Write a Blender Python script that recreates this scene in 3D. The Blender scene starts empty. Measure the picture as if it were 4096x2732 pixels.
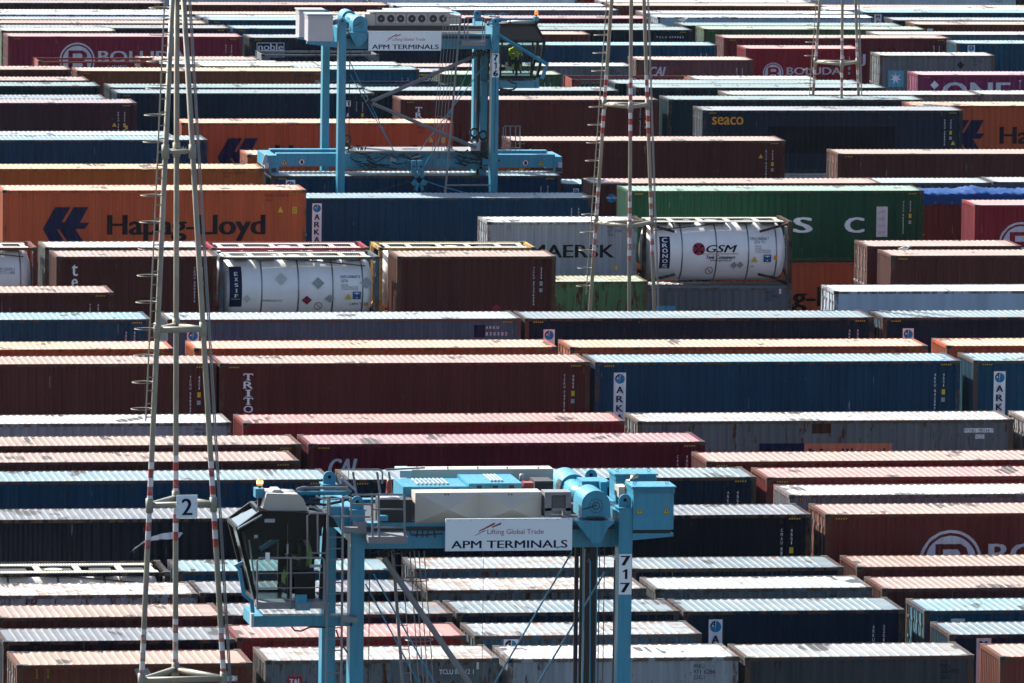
import bpy, math, random
from mathutils import Vector, Matrix
random.seed(7)
R = math.radians
SC = bpy.context.scene
COL = SC.collection

# ------------------------------------------------------------------ camera
TH, PSI, ROLL, HC = 0.1073003, 0.16119374, 0.0131709, 39.45
cam = bpy.data.objects.new('camera', bpy.data.cameras.new('camera'))
COL.objects.link(cam)
right = Vector((math.cos(PSI), -math.sin(PSI), 0))
fwd = Vector((math.sin(PSI) * math.cos(TH), math.cos(PSI) * math.cos(TH), -math.sin(TH)))
down = fwd.cross(right)
rx = right * math.cos(ROLL) - down * math.sin(ROLL)
dn = right * math.sin(ROLL) + down * math.cos(ROLL)
m = Matrix.Identity(4)
for i in range(3):
    m[i][0] = rx[i]; m[i][1] = -dn[i]; m[i][2] = -fwd[i]
m[2][3] = HC
cam.matrix_world = m
cam.data.sensor_width = 36
cam.data.lens = 34141 / 4096 * 36
cam.data.dof.use_dof = True; cam.data.dof.focus_distance = 300; cam.data.dof.aperture_fstop = 13
cam.data.clip_start = 5
cam.data.clip_end = 3000
SC.camera = cam
SC.render.resolution_x, SC.render.resolution_y = 1024, 683

# ------------------------------------------------------------------ light
EL, BETA = R(40), R(55)
SUN = Vector((-math.cos(BETA) * math.cos(EL), math.sin(BETA) * math.cos(EL), math.sin(EL)))
sl = bpy.data.lights.new('sun', 'SUN'); sl.energy = 5.0; sl.angle = R(0.5); sl.color = (1, .965, .86)
so = bpy.data.objects.new('sun', sl); COL.objects.link(so)
so.rotation_euler = SUN.to_track_quat('Z', 'Y').to_euler(); so.location = (0, 200, 120)
W = bpy.data.worlds.new('World'); SC.world = W; W.use_nodes = True
nt = W.node_tree; nt.nodes.clear()
sky = nt.nodes.new('ShaderNodeTexSky'); sky.sky_type = 'NISHITA'; sky.sun_disc = False
sky.sun_elevation = EL; sky.sun_rotation = math.atan2(SUN.x, SUN.y)
sky.altitude = 20; sky.dust_density = 1.2; sky.ozone_density = 1.5
bg = nt.nodes.new('ShaderNodeBackground'); bg.inputs[1].default_value = 0.07
out = nt.nodes.new('ShaderNodeOutputWorld')
nt.links.new(sky.outputs[0], bg.inputs[0]); nt.links.new(bg.outputs[0], out.inputs[0])
SC.view_settings.view_transform = 'Standard'; SC.view_settings.look = 'None'
SC.view_settings.exposure = 1.5; SC.view_settings.gamma = 1

# ------------------------------------------------------------------ thin sea haze over the yard
HZ = bpy.data.materials.new('haze'); HZ.use_nodes = True; HZ.node_tree.nodes.clear()
pv = HZ.node_tree.nodes.new('ShaderNodeVolumePrincipled'); pv.inputs['Color'].default_value = (.72, .84, 1, 1); pv.inputs['Density'].default_value = .000014
ho = HZ.node_tree.nodes.new('ShaderNodeOutputMaterial'); HZ.node_tree.links.new(pv.outputs[0], ho.inputs['Volume'])
hm_ = bpy.data.meshes.new('haze')
hm_.from_pydata([(x, y, z) for z in (-14, 60) for x, y in ((-950, -30), (1250, -30), (1250, 2550), (-950, 2550))], [], [(0,3,2,1),(4,5,6,7),(0,1,5,4),(1,2,6,5),(2,3,7,6),(3,0,4,7)])
hm_.materials.append(HZ); hz = bpy.data.objects.new('haze', hm_); COL.objects.link(hz); hz['kind'] = 'stuff'; hz['label'] = 'thin pale sea haze over the whole yard'; hz['category'] = 'haze'

# ------------------------------------------------------------------ mesh kit
class MB:
    def __init__(s): s.v = []; s.f = []; s.m = []
    def add(s, vs, fs, mi=0):
        n = len(s.v); s.v += [tuple(p) for p in vs]; s.f += [tuple(n + i for i in f) for f in fs]; s.m += [mi] * len(fs)
    def box(s, x0, y0, z0, x1, y1, z1, mi=0):
        s.add([(x0,y0,z0),(x1,y0,z0),(x1,y1,z0),(x0,y1,z0),(x0,y0,z1),(x1,y0,z1),(x1,y1,z1),(x0,y1,z1)],
              [(0,3,2,1),(4,5,6,7),(0,1,5,4),(1,2,6,5),(2,3,7,6),(3,0,4,7)], mi)
        return s
    def hexa(s, b, t, mi=0):      # bottom quad, top quad (ccw from above)
        s.add(list(b) + list(t), [(0,3,2,1),(4,5,6,7),(0,1,5,4),(1,2,6,5),(2,3,7,6),(3,0,4,7)], mi); return s
    def tube(s, pts, r, n=8, mi=0, r1=None, cap=True):
        pts = [Vector(p) for p in pts]; rings = []
        for i, p in enumerate(pts):
            d = (pts[min(i+1, len(pts)-1)] - pts[max(i-1, 0)]).normalized()
            a = Vector((0,0,1)) if abs(d.z) < .9 else Vector((1,0,0))
            u = d.cross(a).normalized(); w = d.cross(u)
            rr = r if r1 is None else r + (r1 - r) * i / (len(pts) - 1)
            rings.append([p + (u * math.cos(2*math.pi*k/n) + w * math.sin(2*math.pi*k/n)) * rr for k in range(n)])
        vs = [q for g in rings for q in g]; fs = []
        for i in range(len(rings) - 1):
            for k in range(n):
                a, b = i*n + k, i*n + (k+1) % n
                fs.append((a, b, b+n, a+n))
        if cap: fs += [tuple(range(n))[::-1], tuple((len(rings)-1)*n + k for k in range(n))]
        s.add(vs, fs, mi); return s
    def bar(s, p, q, w, h, mi=0): # square section bar
        p, q = Vector(p), Vector(q); d = (q - p).normalized()
        a = Vector((0,0,1)) if abs(d.z) < .95 else Vector((0,1,0))
        u = d.cross(a).normalized() * w / 2; t = u.cross(d).normalized() * h / 2
        s.add([p-u-t, p+u-t, p+u+t, p-u+t, q-u-t, q+u-t, q+u+t, q-u+t],
              [(0,3,2,1),(4,5,6,7),(0,1,5,4),(1,2,6,5),(2,3,7,6),(3,0,4,7)], mi); return s
    def prism(s, pts, y0, y1, mi=0):   # polygon in xz pushed along y
        n = len(pts)
        s.add([(x, y0, z) for x, z in pts] + [(x, y1, z) for x, z in pts],
              [tuple(range(n)), tuple(range(2*n-1, n-1, -1))] + [(i, i+n, (i+1) % n + n, (i+1) % n) for i in range(n)], mi); return s
    def poly(s, pts, y, mi=0):
        s.add([(x, y, z) for x, z in pts], [tuple(range(len(pts)))], mi); return s
    def torus(s, c, r, t, ax='z', n=20, m=5, a0=0, a1=2*math.pi, mi=0):
        pts = []
        for k in range(n + 1):
            a = a0 + (a1 - a0) * k / n; u, w = math.cos(a) * r, math.sin(a) * r
            pts.append({'z': (c[0]+u, c[1]+w, c[2]), 'y': (c[0]+u, c[1], c[2]+w), 'x': (c[0], c[1]+u, c[2]+w)}[ax])
        return s.tube(pts, t, m, mi)
    def mesh(s, name, mats, smooth=False):
        me = bpy.data.meshes.new(name); me.from_pydata(s.v, [], s.f)
        for a in (mats if isinstance(mats, (list, tuple)) else [mats]): me.materials.append(a)
        me.polygons.foreach_set('material_index', s.m)
        if smooth:
            for p in me.polygons: p.use_smooth = True
        me.update(); return me
    def build(s, name, mats, parent=None, smooth=False, **k):
        return link(name, s.mesh(name, mats, smooth), parent, **k)

def link(name, me, parent=None, color=None, rust=None, loc=None, rz=None, label=None):
    o = bpy.data.objects.new(name, me); COL.objects.link(o)
    if parent: o.parent = parent
    if color: o.color = (*color, 1)
    if rust is not None: o['rust'] = rust
    if loc: o.location = loc
    if rz: o.rotation_euler.z = rz
    if label: o['label'] = label
    return o
def thing(name, loc, label, cat, group=None, rz=0):
    o = bpy.data.objects.new(name, None); COL.objects.link(o); o.location = loc; o.rotation_euler.z = rz
    o.empty_display_size = .5
    o['label'] = label; o['category'] = cat
    if group: o['group'] = group
    return o

# ------------------------------------------------------------------ materials
def mat(name, rough=.5, metal=0, spec=.5):
    M = bpy.data.materials.new(name); M.use_nodes = True
    b = M.node_tree.nodes['Principled BSDF']
    b.inputs['Roughness'].default_value = rough; b.inputs['Metallic'].default_value = metal
    b.inputs['Specular IOR Level'].default_value = spec
    return M, M.node_tree, b
def N(t, typ, **k):
    n = t.nodes.new(typ)
    for a, v in k.items():
        if a.startswith('i_'):
            key = a[2:]; key = int(key) if key.isdigit() else key
            n.inputs[key].default_value = v
        else: setattr(n, a, v)
    return n
def mixc(t, fac, a, b, mode='MIX'):
    n = N(t, 'ShaderNodeMix', data_type='RGBA', blend_type=mode)
    for s, v in ((0, fac), (6, a), (7, b)):
        if isinstance(v, bpy.types.NodeSocket): t.links.new(v, n.inputs[s])
        elif s == 0: n.inputs[0].default_value = v
        else: n.inputs[s].default_value = (*v, 1)
    return n.outputs[2]
def mth(t, op, a, b=0, clamp=False):
    n = N(t, 'ShaderNodeMath', operation=op, use_clamp=clamp)
    for s, v in ((0, a), (1, b)):
        if isinstance(v, bpy.types.NodeSocket): t.links.new(v, n.inputs[s])
        else: n.inputs[s].default_value = v
    return n.outputs[0]
def ramp(t, v, lo, hi, a=0, b=1):
    n = N(t, 'ShaderNodeMapRange', clamp=True)
    t.links.new(v, n.inputs[0]); n.inputs[1].default_value = lo; n.inputs[2].default_value = hi
    n.inputs[3].default_value = a; n.inputs[4].default_value = b
    return n.outputs[0]
def noise(t, scale_xyz, sc=1, det=4, off=None, rough=.55):
    tc = N(t, 'ShaderNodeTexCoord'); oi = N(t, 'ShaderNodeObjectInfo')
    mp = N(t, 'ShaderNodeVectorMath', operation='MULTIPLY_ADD')
    t.links.new(tc.outputs['Object'], mp.inputs[0]); mp.inputs[1].default_value = scale_xyz
    k = N(t, 'ShaderNodeMath', operation='MULTIPLY'); t.links.new(oi.outputs['Random'], k.inputs[0]); k.inputs[1].default_value = 97 + (off or 0)
    cb = N(t, 'ShaderNodeCombineXYZ')
    for i in range(3): t.links.new(k.outputs[0], cb.inputs[i])
    t.links.new(cb.outputs[0], mp.inputs[2])
    nz = N(t, 'ShaderNodeTexNoise'); nz.inputs['Scale'].default_value = sc; nz.inputs['Detail'].default_value = det
    nz.inputs['Roughness'].default_value = rough
    t.links.new(mp.outputs[0], nz.inputs['Vector']); return nz.outputs[0]
def attr(t, name):
    n = N(t, 'ShaderNodeAttribute', attribute_type='OBJECT', attribute_name=name); return n.outputs['Fac']

def side_material():
    M, t, b = mat('painted_side', .5, 0, .10)
    oi = N(t, 'ShaderNodeObjectInfo'); c = oi.outputs['Color']; ru = attr(t, 'rust')
    st = ramp(t, noise(t, (2.6, 2.6, .16), 1.0, 5), .32, .68)                     # vertical runs of dirt
    big = ramp(t, noise(t, (.5, .5, .35), 1.0, 3, 11), .3, .7)
    pan = ramp(t, noise(t, (1.1, 1.1, .02), 1.0, 1, 17, .3), .35, .65)            # sheet to sheet fading
    dk = mixc(t, 1.0, c, (.50, .47, .45), 'MULTIPLY')
    c1 = mixc(t, mth(t, 'MULTIPLY', st, .55), c, dk)
    lt = mixc(t, 1.0, c, (.016, .014, .013), 'ADD')
    c1 = mixc(t, mth(t, 'MULTIPLY', big, .30), c1, lt)
    c1 = mixc(t, mth(t, 'MULTIPLY', pan, .30), c1, mixc(t, 1.0, c, (.62, .62, .62), 'MULTIPLY'))
    sp = noise(t, (5, 5, 1.1), 1.3, 6, 23, .7)
    th = mth(t, 'SUBTRACT', .77, mth(t, 'MULTIPLY', ru, .24))
    msk = ramp(t, mth(t, 'SUBTRACT', sp, th), 0, .05)
    c2 = mixc(t, msk, c1, (.075, .028, .014))
    rn = ramp(t, mth(t, 'SUBTRACT', noise(t, (7, 7, .35), 1.0, 4, 29, .6), mth(t, 'SUBTRACT', .78, mth(t, 'MULTIPLY', ru, .17))), 0, .06)
    c2 = mixc(t, mth(t, 'MULTIPLY', rn, .55), c2, (.06, .032, .02))
    sc = noise(t, (9, 9, .8), 1.5, 3, 31, .4)                                      # pale scratches
    c3 = mixc(t, mth(t, 'MULTIPLY', ramp(t, sc, .745, .765), .45), c2, (.30, .29, .28))
    t.links.new(c3, b.inputs['Base Color'])
    t.links.new(ramp(t, st, 0, 1, .42, .62), b.inputs['Roughness'])
    return M
def roof_material():
    M, t, b = mat('chalky_roof', .42, 0, .22)
    oi = N(t, 'ShaderNodeObjectInfo'); c = oi.outputs['Color']; ru = attr(t, 'rust')
    ds = ramp(t, noise(t, (.9, 1.6, 1), 1.0, 5), .3, .72)
    c1 = mixc(t, mth(t, 'MULTIPLY', ds, .20), c, (.60, .56, .50))
    ln = ramp(t, noise(t, (6, .8, 1), 1.0, 4, 7), .35, .75)
    c1 = mixc(t, mth(t, 'MULTIPLY', ln, .30), c1, (.24, .20, .16))
    sp = noise(t, (1.5, 2.4, 1), 1.0, 7, 19, .72)
    th = mth(t, 'SUBTRACT', .70, mth(t, 'MULTIPLY', ru, .20))
    msk = ramp(t, mth(t, 'SUBTRACT', sp, th), 0, .06)
    c2 = mixc(t, mth(t, 'MULTIPLY', msk, .75), c1, (.22, .11, .06))
    # shadows and dark reflections of dents between the ribs, painted as dark patches
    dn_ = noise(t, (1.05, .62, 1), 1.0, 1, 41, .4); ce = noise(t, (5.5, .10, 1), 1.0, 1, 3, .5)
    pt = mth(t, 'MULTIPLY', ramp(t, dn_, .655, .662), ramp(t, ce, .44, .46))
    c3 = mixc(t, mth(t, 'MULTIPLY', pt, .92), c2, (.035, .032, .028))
    t.links.new(c3, b.inputs['Base Color'])
    t.links.new(ramp(t, ds, 0, 1, .40, .60), b.inputs['Roughness'])
    return M
def frame_material():
    M, t, b = mat('frame_paint', .55, 0, .15)
    oi = N(t, 'ShaderNodeObjectInfo'); c = oi.outputs['Color']; ru = attr(t, 'rust')
    sp = noise(t, (3, 3, 1.2), 1.6, 6, 5, .7)
    th = mth(t, 'SUBTRACT', .66, mth(t, 'MULTIPLY', ru, .25))
    msk = ramp(t, mth(t, 'SUBTRACT', sp, th), -.02, .08)
    c2 = mixc(t, mth(t, 'MULTIPLY', msk, .85), c, (.085, .045, .025))
    t.links.new(c2, b.inputs['Base Color']); return M
def plain(name, col, rough=.5, metal=0, var=.12, sc=2.0, spec=.5):
    M, t, b = mat(name, rough, metal, spec)
    n = ramp(t, noise(t, (1, 1, .5), sc, 5), .25, .75)
    t.links.new(mixc(t, mth(t, 'MULTIPLY', n, var), col, tuple(x * .35 + .02 for x in col)), b.inputs['Base Color'])
    return M
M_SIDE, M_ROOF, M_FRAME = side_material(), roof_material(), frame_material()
M_CAST = plain('casting_steel', (.05, .04, .032), .7, var=.5, sc=9)
M_HOLE = plain('casting_hole', (.01, .009, .008), .9)
M_ROD = plain('galvanised_rod', (.22, .21, .20), .5, .3)
PC = dict(navyp=(.005,.009,.045), blackp=(.007,.007,.009), darkp=(.02,.016,.014), whitep=(.78,.76,.80), pale=(.55,.55,.62), yellow=(.62,.42,.03),
          amber=(.65,.30,.02), pinkp=(.62,.58,.60), crimp=(.35,.02,.07), sky=(.10,.36,.48), azure=(.01,.20,.40), greyp=(.30,.32,.33), greyp2=(.52,.51,.51), redp=(.30,.02,.05),
          darkslate=(.001,.003,.006), salmonp=(.52,.16,.09), rustp=(.05,.018,.01), dgreyp=(.10,.105,.11), tape=(.5,.5,.42), olivep=(.20,.17,.02),
          bluep=(.02,.09,.24), greenp=(.05,.35,.25))
PM = {k: plain('decal_' + k, v, .55, var=.35, sc=3, spec=.1) for k, v in PC.items()}

def ar(s): return s
_tc = {}
def text_poly(s, style=''):
    """string -> (verts 2d normalised to the unit box, faces)"""
    key = (s, style)
    if key in _tc: return _tc[key]
    cu = bpy.data.curves.new('t', 'FONT'); cu.body = s; cu.resolution_u = 3
    if 'i' in style: cu.shear = .3
    o = bpy.data.objects.new('t', cu); COL.objects.link(o)
    dg = bpy.context.evaluated_depsgraph_get(); ev = o.evaluated_get(dg); me = ev.to_mesh()
    vs = [(v.co.x, v.co.y) for v in me.vertices]; fs = [tuple(p.vertices) for p in me.polygons]
    ev.to_mesh_clear(); bpy.data.objects.remove(o); bpy.data.curves.remove(cu)
    if not vs: vs = [(0,0),(1,0),(1,1)]; fs = [(0,1,2)]
    x0 = min(v[0] for v in vs); x1 = max(v[0] for v in vs); y0 = min(v[1] for v in vs); y1 = max(v[1] for v in vs)
    vs = [((x - x0) / (x1 - x0 + 1e-9), (y - y0) / (y1 - y0 + 1e-9)) for x, y in vs]
    _tc[key] = (vs, fs); return _tc[key]
def put_text(mb, s, box, y, style=''):
    x0, z0, x1, z1 = box
    if s == '1' and 'b' in style:
        w, h = x1 - x0, z1 - z0; mb.poly([(x0+w*.45,z0),(x0+w*.70,z0),(x0+w*.70,z1),(x0+w*.52,z1),(x0+w*.22,z1-h*.2),(x0+w*.22,z1-h*.32),(x0+w*.45,z1-h*.25)], y); return
    vs, fs = text_poly(s, style)
    if s in ('1', 'I'): xm = (x0 + x1) / 2; w = (x1 - x0) * (.22 if s == '1' else .15); x0, x1 = xm - w, xm + w
    hgt = z1 - z0; e = .0; ww = x1 - x0
    if style == 's' and s in ('T', 'I', 'F', 'R'):
        c = x0 + ww * (.5 if s in 'TI' else .14); hw = ww * (.24 if s == 'T' else (1.1 if s == 'I' else .2)); t_ = hgt * .09
        mb.poly([(c-hw,z0),(c+hw,z0),(c+hw,z0+t_),(c-hw,z0+t_)], y - .0008)
        if s == 'I': mb.poly([(c-hw,z1-t_),(c+hw,z1-t_),(c+hw,z1),(c-hw,z1)], y - .0008)
        if s == 'T':
            for xx in (x0, x1 - ww*.1): mb.poly([(xx,z1-hgt*.3),(xx+ww*.1,z1-hgt*.3),(xx+ww*.1,z1),(xx,z1)], y - .0008)
    sh = [0]
    if 'b' in style: sh = [0, .05, -.05, .025, -.025]
    if 'h' in style: sh = [0, .09, -.09, .06, -.06, .03, -.03] if len(s) == 1 else [0, .055, -.055, .03, -.03]
    elif 's' in style and 'b' not in style: sh = [0, .045, -.045, .02, -.02]
    k = min(hgt, (x1 - x0)) * (1 if len(s) < 3 else .8)
    m_ = max(abs(v) for v in sh) * k
    for i, d in enumerate(sh):
        mb.add([(x0 + m_ + a * (x1 - x0 - 2*m_) + d * k, y - .0003 * i, z0 + b * hgt) for a, b in vs], fs)
def circ(cx, cz, r, n=32, a0=0, a1=2*math.pi):
    return [(cx + r * math.cos(a0 + (a1 - a0) * k / n), cz + r * math.sin(a0 + (a1 - a0) * k / n)) for k in range(n)]
def ring(mb, cx, cz, r0, r1, y, n=40, sx=1, sz=1):
    for k in range(n):
        a, b = 2*math.pi*k/n, 2*math.pi*(k+1)/n
        mb.poly([(cx+sx*r0*math.cos(a), cz+sz*r0*math.sin(a)), (cx+sx*r1*math.cos(a), cz+sz*r1*math.sin(a)), (cx+sx*r1*math.cos(b), cz+sz*r1*math.sin(b)), (cx+sx*r0*math.cos(b), cz+sz*r0*math.sin(b))], y)
ROWS = [
('A1', 20, 2.591, 214.3, 22.18, 7.835, 'rust', 'D', 0.25, 'box', 'rust-brown container at the bottom left corner with pink roof and white code panel'),
('A2', 20, 2.591, 214.3, 28.56, 7.887, 'grey', 'P', 0.9, 'box', 'rusty grey short container with a small red company panel, behind the near carrier leg'),
('A3', 20, 2.591, 214.3, 34.83, 7.865, 'lgrey', 'P', 0.6, 'box', 'light grey short container at the bottom edge with three lines of black code'),
('A4', 20, 2.591, 214.3, 41.04, 7.841, 'dgrey', 'P', 0.5, 'box', 'grimy streaked dark grey container at the bottom edge, right of the light grey one'),
('A5', 20, 2.591, 214.3, 47.77, 7.791, 'coral', 'P', 0.3, 'box', 'coral red container cut off by the bottom right corner'),
('B1', 20, 2.591, 218.6, 22.27, 7.823, 'black', 'P', 0.2, 'box', 'short navy-black container, leftmost in the 2nd row back'),
('B2', 20, 2.591, 218.6, 28.38, 7.861, 'red', 'P', 0.3, 'box', 'short red container, 2nd from left in the 2nd row back'),
('B3', 20, 2.591, 218.6, 34.65, 7.852, 'steel', 'D', 0.8, 'box', 'short weathered steel blue container, 3rd from left in the 2nd row back'),
('B4', 20, 2.591, 218.6, 47.35, 7.758, 'navy', 'P', 0.3, 'box', 'navy container at lower right with a tall white panel lettered M'),
('C1', 20, 2.591, 223, 22.57, 7.823, 'brown', 'P', 0.3, 'box', 'brown container with faded pink roof at lower left edge, behind the striped mast'),
('C2', 20, 2.591, 223, 28.7, 7.828, 'navy', 'P', 0.9, 'box', 'short navy container, 2nd from left in the 3rd row back'),
('C3', 20, 2.591, 223, 34.85, 7.835, 'navy', 'D', 0.4, 'box', 'short navy container, 3rd from left in the 3rd row back'),
('C4', 20, 2.591, 223, 41.01, 7.818, 'navy', 'P', 0.3, 'box', 'navy short container near the lower right with round wave logo on a white panel'),
('C5', 20, 2.591, 223, 47.6, 7.775, 'blue', 'D', 0.3, 'box', 'blue container at lower right showing white lock rods on its doors'),
('D1', 20, 2.591, 227.5, 22.41, 7.79, 'lgrey', 'P', 0.9, 'box', 'short light grey container, leftmost in the 4th row back'),
('D2', 20, 2.591, 227.5, 28.51, 7.81, 'black', 'P', 0.2, 'box', 'short navy-black container, 2nd from left in the 4th row back'),
('D3', 20, 2.591, 227.5, 34.75, 7.83, 'grey', 'P', 1, 'box', 'short grey container, 3rd from left in the 4th row back'),
('D4', 20, 2.591, 227.5, 41.04, 7.805, 'grey', 'P', 0.4, 'box', 'short grey container, 4th from left in the 4th row back'),
('D5', 40, 2.591, 227.5, 47.36, 7.765, 'brown', 'P', 0.2, 'box', 'long brown container, rightmost in the 4th row back'),
('E1', 20, 2.591, 231.9, 22.19, 7.794, 'black', 'T', 0.2, 'tank', 'white tank in a dark frame with pale walkways, at the lower left edge'),
('E2', 20, 2.591, 231.9, 28.45, 7.805, 'blue', 'D', 0.3, 'box', 'short blue container, 2nd from left in the 5th row back'),
('E3', 20, 2.591, 231.9, 35.05, 7.819, 'steel', 'D', 0.9, 'box', 'short weathered steel blue container, 3rd from left in the 5th row back'),
('E4', 20, 2.591, 231.9, 41.13, 7.77, 'navy', 'P', 0.5, 'box', 'short navy container, 4th from left in the 5th row back'),
('E5', 40, 2.591, 231.9, 47.56, 7.767, 'brown', 'P', 0.3, 'box', 'long brown container, rightmost in the 5th row back'),
('F1', 40, 2.896, 236.3, 22.7, 8.705, 'black', 'P', 0.1, 'box', 'navy-black container with a white swoosh painted on it, behind the near mast'),
('F2', 40, 2.896, 236.3, 34.92, 8.694, 'black', 'P', 0.2, 'box', 'long navy-black container, 2nd from left in the 6th row back'),
('F3', 40, 2.896, 236.3, 47.51, 8.682, 'maroon', 'D', 0.3, 'box', 'maroon container at right edge with large white circled letter emblem'),
('H4', 40, 2.896, 240.5, 47.29, 8.704, 'mauve', 'P', 0.2, 'box', 'long mauve grey container, in the 7th row back'),
('G1', 40, 2.896, 244.9, 22.38, 8.711, 'navy2', 'P', 0.4, 'box', 'long deep blue container, leftmost in the 8th row back'),
('G2', 40, 2.896, 244.9, 34.98, 8.692, 'navy', 'P', 0.3, 'box', 'long navy container, 2nd from left in the 8th row back'),
('G3', 40, 2.896, 244.9, 47.46, 8.668, 'red', 'P', 0.5, 'box', 'red container with dark bent patches along its pink roof, at right edge'),
('I1', 40, 2.896, 249.2, 21.98, 8.735, 'brown', 'P', 0.2, 'box', 'long brown container, leftmost in the 9th row back'),
('I3', 40, 2.896, 249.2, 46.45, 8.62, 'maroon', 'P', 0.3, 'box', 'long maroon container, rightmost in the 9th row back'),
('J1', 40, 2.896, 253.4, 22.62, 8.715, 'brown', 'P', 0.3, 'box', 'long brown container, leftmost in the 10th row back'),
('J2', 40, 2.896, 253.4, 35.01, 8.715, 'wine', 'P', 0.1, 'box', 'wine red container with large pale three-letter name, above the near carrier'),
('K1', 40, 2.591, 264.5, 21.92, 8.066, 'lgrey', 'P', 0.5, 'box', 'long light grey container, leftmost in the 11th row back'),
('K2', 40, 2.591, 264.5, 34.47, 8.043, 'red', 'P', 0.4, 'box', 'long red container, 2nd from left in the 11th row back'),
('K3', 40, 2.591, 264.5, 47.07, 8.023, 'grey', 'D', 0.6, 'box', 'long grey container with rust square and a white code plate, at right'),
('K4', 20, 2.591, 264.5, 59.61, 8.019, 'lgrey', 'D', 0.8, 'box', 'light grey container end with lock rods cut off by the right edge'),
('L1', 40, 2.896, 272.7, 22.47, 9.031, 'brown', 'P', 0.1, 'box', 'brown container with vertical white codes, behind the left mast'),
('L2', 40, 2.896, 272.7, 34.75, 9.016, 'brown2', 'P', 0.1, 'box', 'dark red-brown container with tall stacked white serif letters at centre left'),
('L3', 40, 2.896, 272.7, 47.09, 9.001, 'navy2', 'P', 0.2, 'box', 'deep blue container with white logo strip reading downwards, centre right'),
('L4', 40, 2.896, 272.7, 59.7, 8.996, 'blue', 'P', 0.6, 'box', 'blue container with scuffed white logo strip at the right edge'),
('M1', 40, 2.896, 278.9, 21.83, 8.829, 'orange', 'P', 0.1, 'box', 'long orange container, leftmost in the 13th row back'),
('M2', 40, 2.896, 278.9, 34.69, 8.831, 'orange', 'P', 0.1, 'box', 'long orange container, 2nd from left in the 13th row back'),
('M3', 40, 2.896, 278.9, 47.31, 8.814, 'orange', 'D', 0.4, 'box', 'long orange container, 3rd from left in the 13th row back'),
('M4', 40, 2.896, 278.9, 60.13, 8.81, 'orange', 'P', 0.1, 'box', 'long orange container, rightmost in the 13th row back'),
('N1', 40, 2.896, 286.6, 21.98, 8.995, 'blue', 'P', 0.2, 'box', 'long blue container, leftmost in the 14th row back'),
('N2', 40, 2.896, 286.6, 34.73, 8.977, 'steel', 'P', 0.45, 'box', 'weathered steel blue container with patched dark square and spaced white codes'),
('N3', 40, 2.896, 286.6, 47.03, 8.968, 'navy', 'P', 0.3, 'box', 'long navy container, 3rd from left in the 14th row back'),
('N4', 40, 2.896, 286.6, 59.52, 8.957, 'navy', 'D', 0.3, 'box', 'long navy container, rightmost in the 14th row back'),
('O1', 40, 2.896, 300.5, 22.3, 8.48, 'brown', 'P', 0.1, 'box', 'long brown container, leftmost in the 15th row back'),
('O2', 40, 2.896, 300.5, 60.61, 8.431, 'white', 'D', 0.2, 'reefer', 'white smooth-sided refrigerated container at the right edge'),
('P1', 20, 2.591, 315.5, 34.03, 8.282, 'brown', 'P', 0.1, 'box', 'brown short container with stacked white serif letters, left of the white tank'),
('P2', 20, 2.591, 315.5, 40.17, 8.252, 'steel', 'T', 0.3, 'tank', 'white tank with navy name strip in a blue frame, banded in steel'),
('P3', 20, 2.591, 315.5, 46.89, 8.248, 'brown', 'P', 0.4, 'box', 'brown short container with a small red diamond, right of the banded white tank'),
('R2', 40, 2.896, 315.5, 65.79, 8.237, 'brown', 'P', 0.1, 'box', 'brown container with ribbed end and a gull on its roof, right edge'),
('Q0', 20, 2.591, 319.7, 27.71, 8.22, 'maroon', 'T', 0.2, 'tank', 'white tank cut off by the left edge, in a maroon frame'),
('Q1', 20, 2.591, 319.7, 34.05, 8.219, 'grey', 'P', 0.6, 'box', 'short grey container, 2nd from left in the 17th row back'),
('Q2', 20, 2.591, 319.7, 40.39, 8.187, 'crimson', 'T', 0.1, 'tank', 'crimson framed tank behind the banded white tank'),
('Q3', 20, 2.591, 319.7, 46.81, 8.177, 'yellow', 'T', 0.1, 'tank', 'yellow framed tank behind the brown short container'),
('R1', 20, 2.591, 319.7, 65.74, 8.188, 'brown', 'D', 0.3, 'box', 'brown short container with lock rods on its doors, at centre right edge'),
('P4', 20, 2.591, 328.2, 52.69, 5.994, 'olive', 'P', 0.9, 'box', 'faded green rusty container on the lower tier, under the light grey lettered one'),
('MAE', 20, 2.591, 332.6, 53.02, 7.923, 'lgrey', 'D', 0.1, 'box', 'light grey short container with big black lettering, behind the middle mast'),
('GSM', 20, 2.591, 332.6, 59.29, 7.928, 'black', 'T', 0.5, 'tank', 'white tank with red fan emblem and black lettering, standing on a grey container'),
('MSK', 20, 2.591, 332.6, 59.33, 5.288, 'grey', 'P', 0.3, 'box', 'grey container carrying the white tank with the red fan emblem'),
('S5', 20, 2.591, 332.6, 72.75, 8.569, 'red2', 'P', 0.1, 'box', 'bright red container at right edge with white circled letter emblem'),
('HAP', 40, 2.896, 336.8, 34.17, 8.832, 'orange', 'P', 0.05, 'box', 'orange container with dark arrow emblem and big black name, at left above the tanks'),
('UASC', 40, 2.896, 336.8, 59.38, 8.774, 'green', 'P', 0.1, 'box', 'dark green container with widely spaced white letters and a pink script panel'),
('HAPU', 40, 2.896, 336.8, 59.43, 5.868, 'orange', 'P', 0.05, 'box', 'orange container in the tier under the dark green one'),
('S2', 40, 2.591, 341, 46.49, 8.119, 'navy2', 'P', 0.1, 'box', 'deep blue container with shaded roof and white logo strip, right of the big orange one'),
('S4', 40, 2.591, 341, 71.88, 8.191, 'maroon', 'P', 0.1, 'tarp', 'maroon open-top container under a blue tarpaulin at the right'),
('T1', 40, 2.591, 345.2, 59.35, 8.326, 'brown', 'P', 0.1, 'box', 'brown container with round bright blue sticker, behind the dark green one'),
('U1', 40, 2.896, 349.4, 46.61, 8.268, 'navy2', 'P', 0.4, 'box', 'deep blue container right under the far carrier spreader'),
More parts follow.
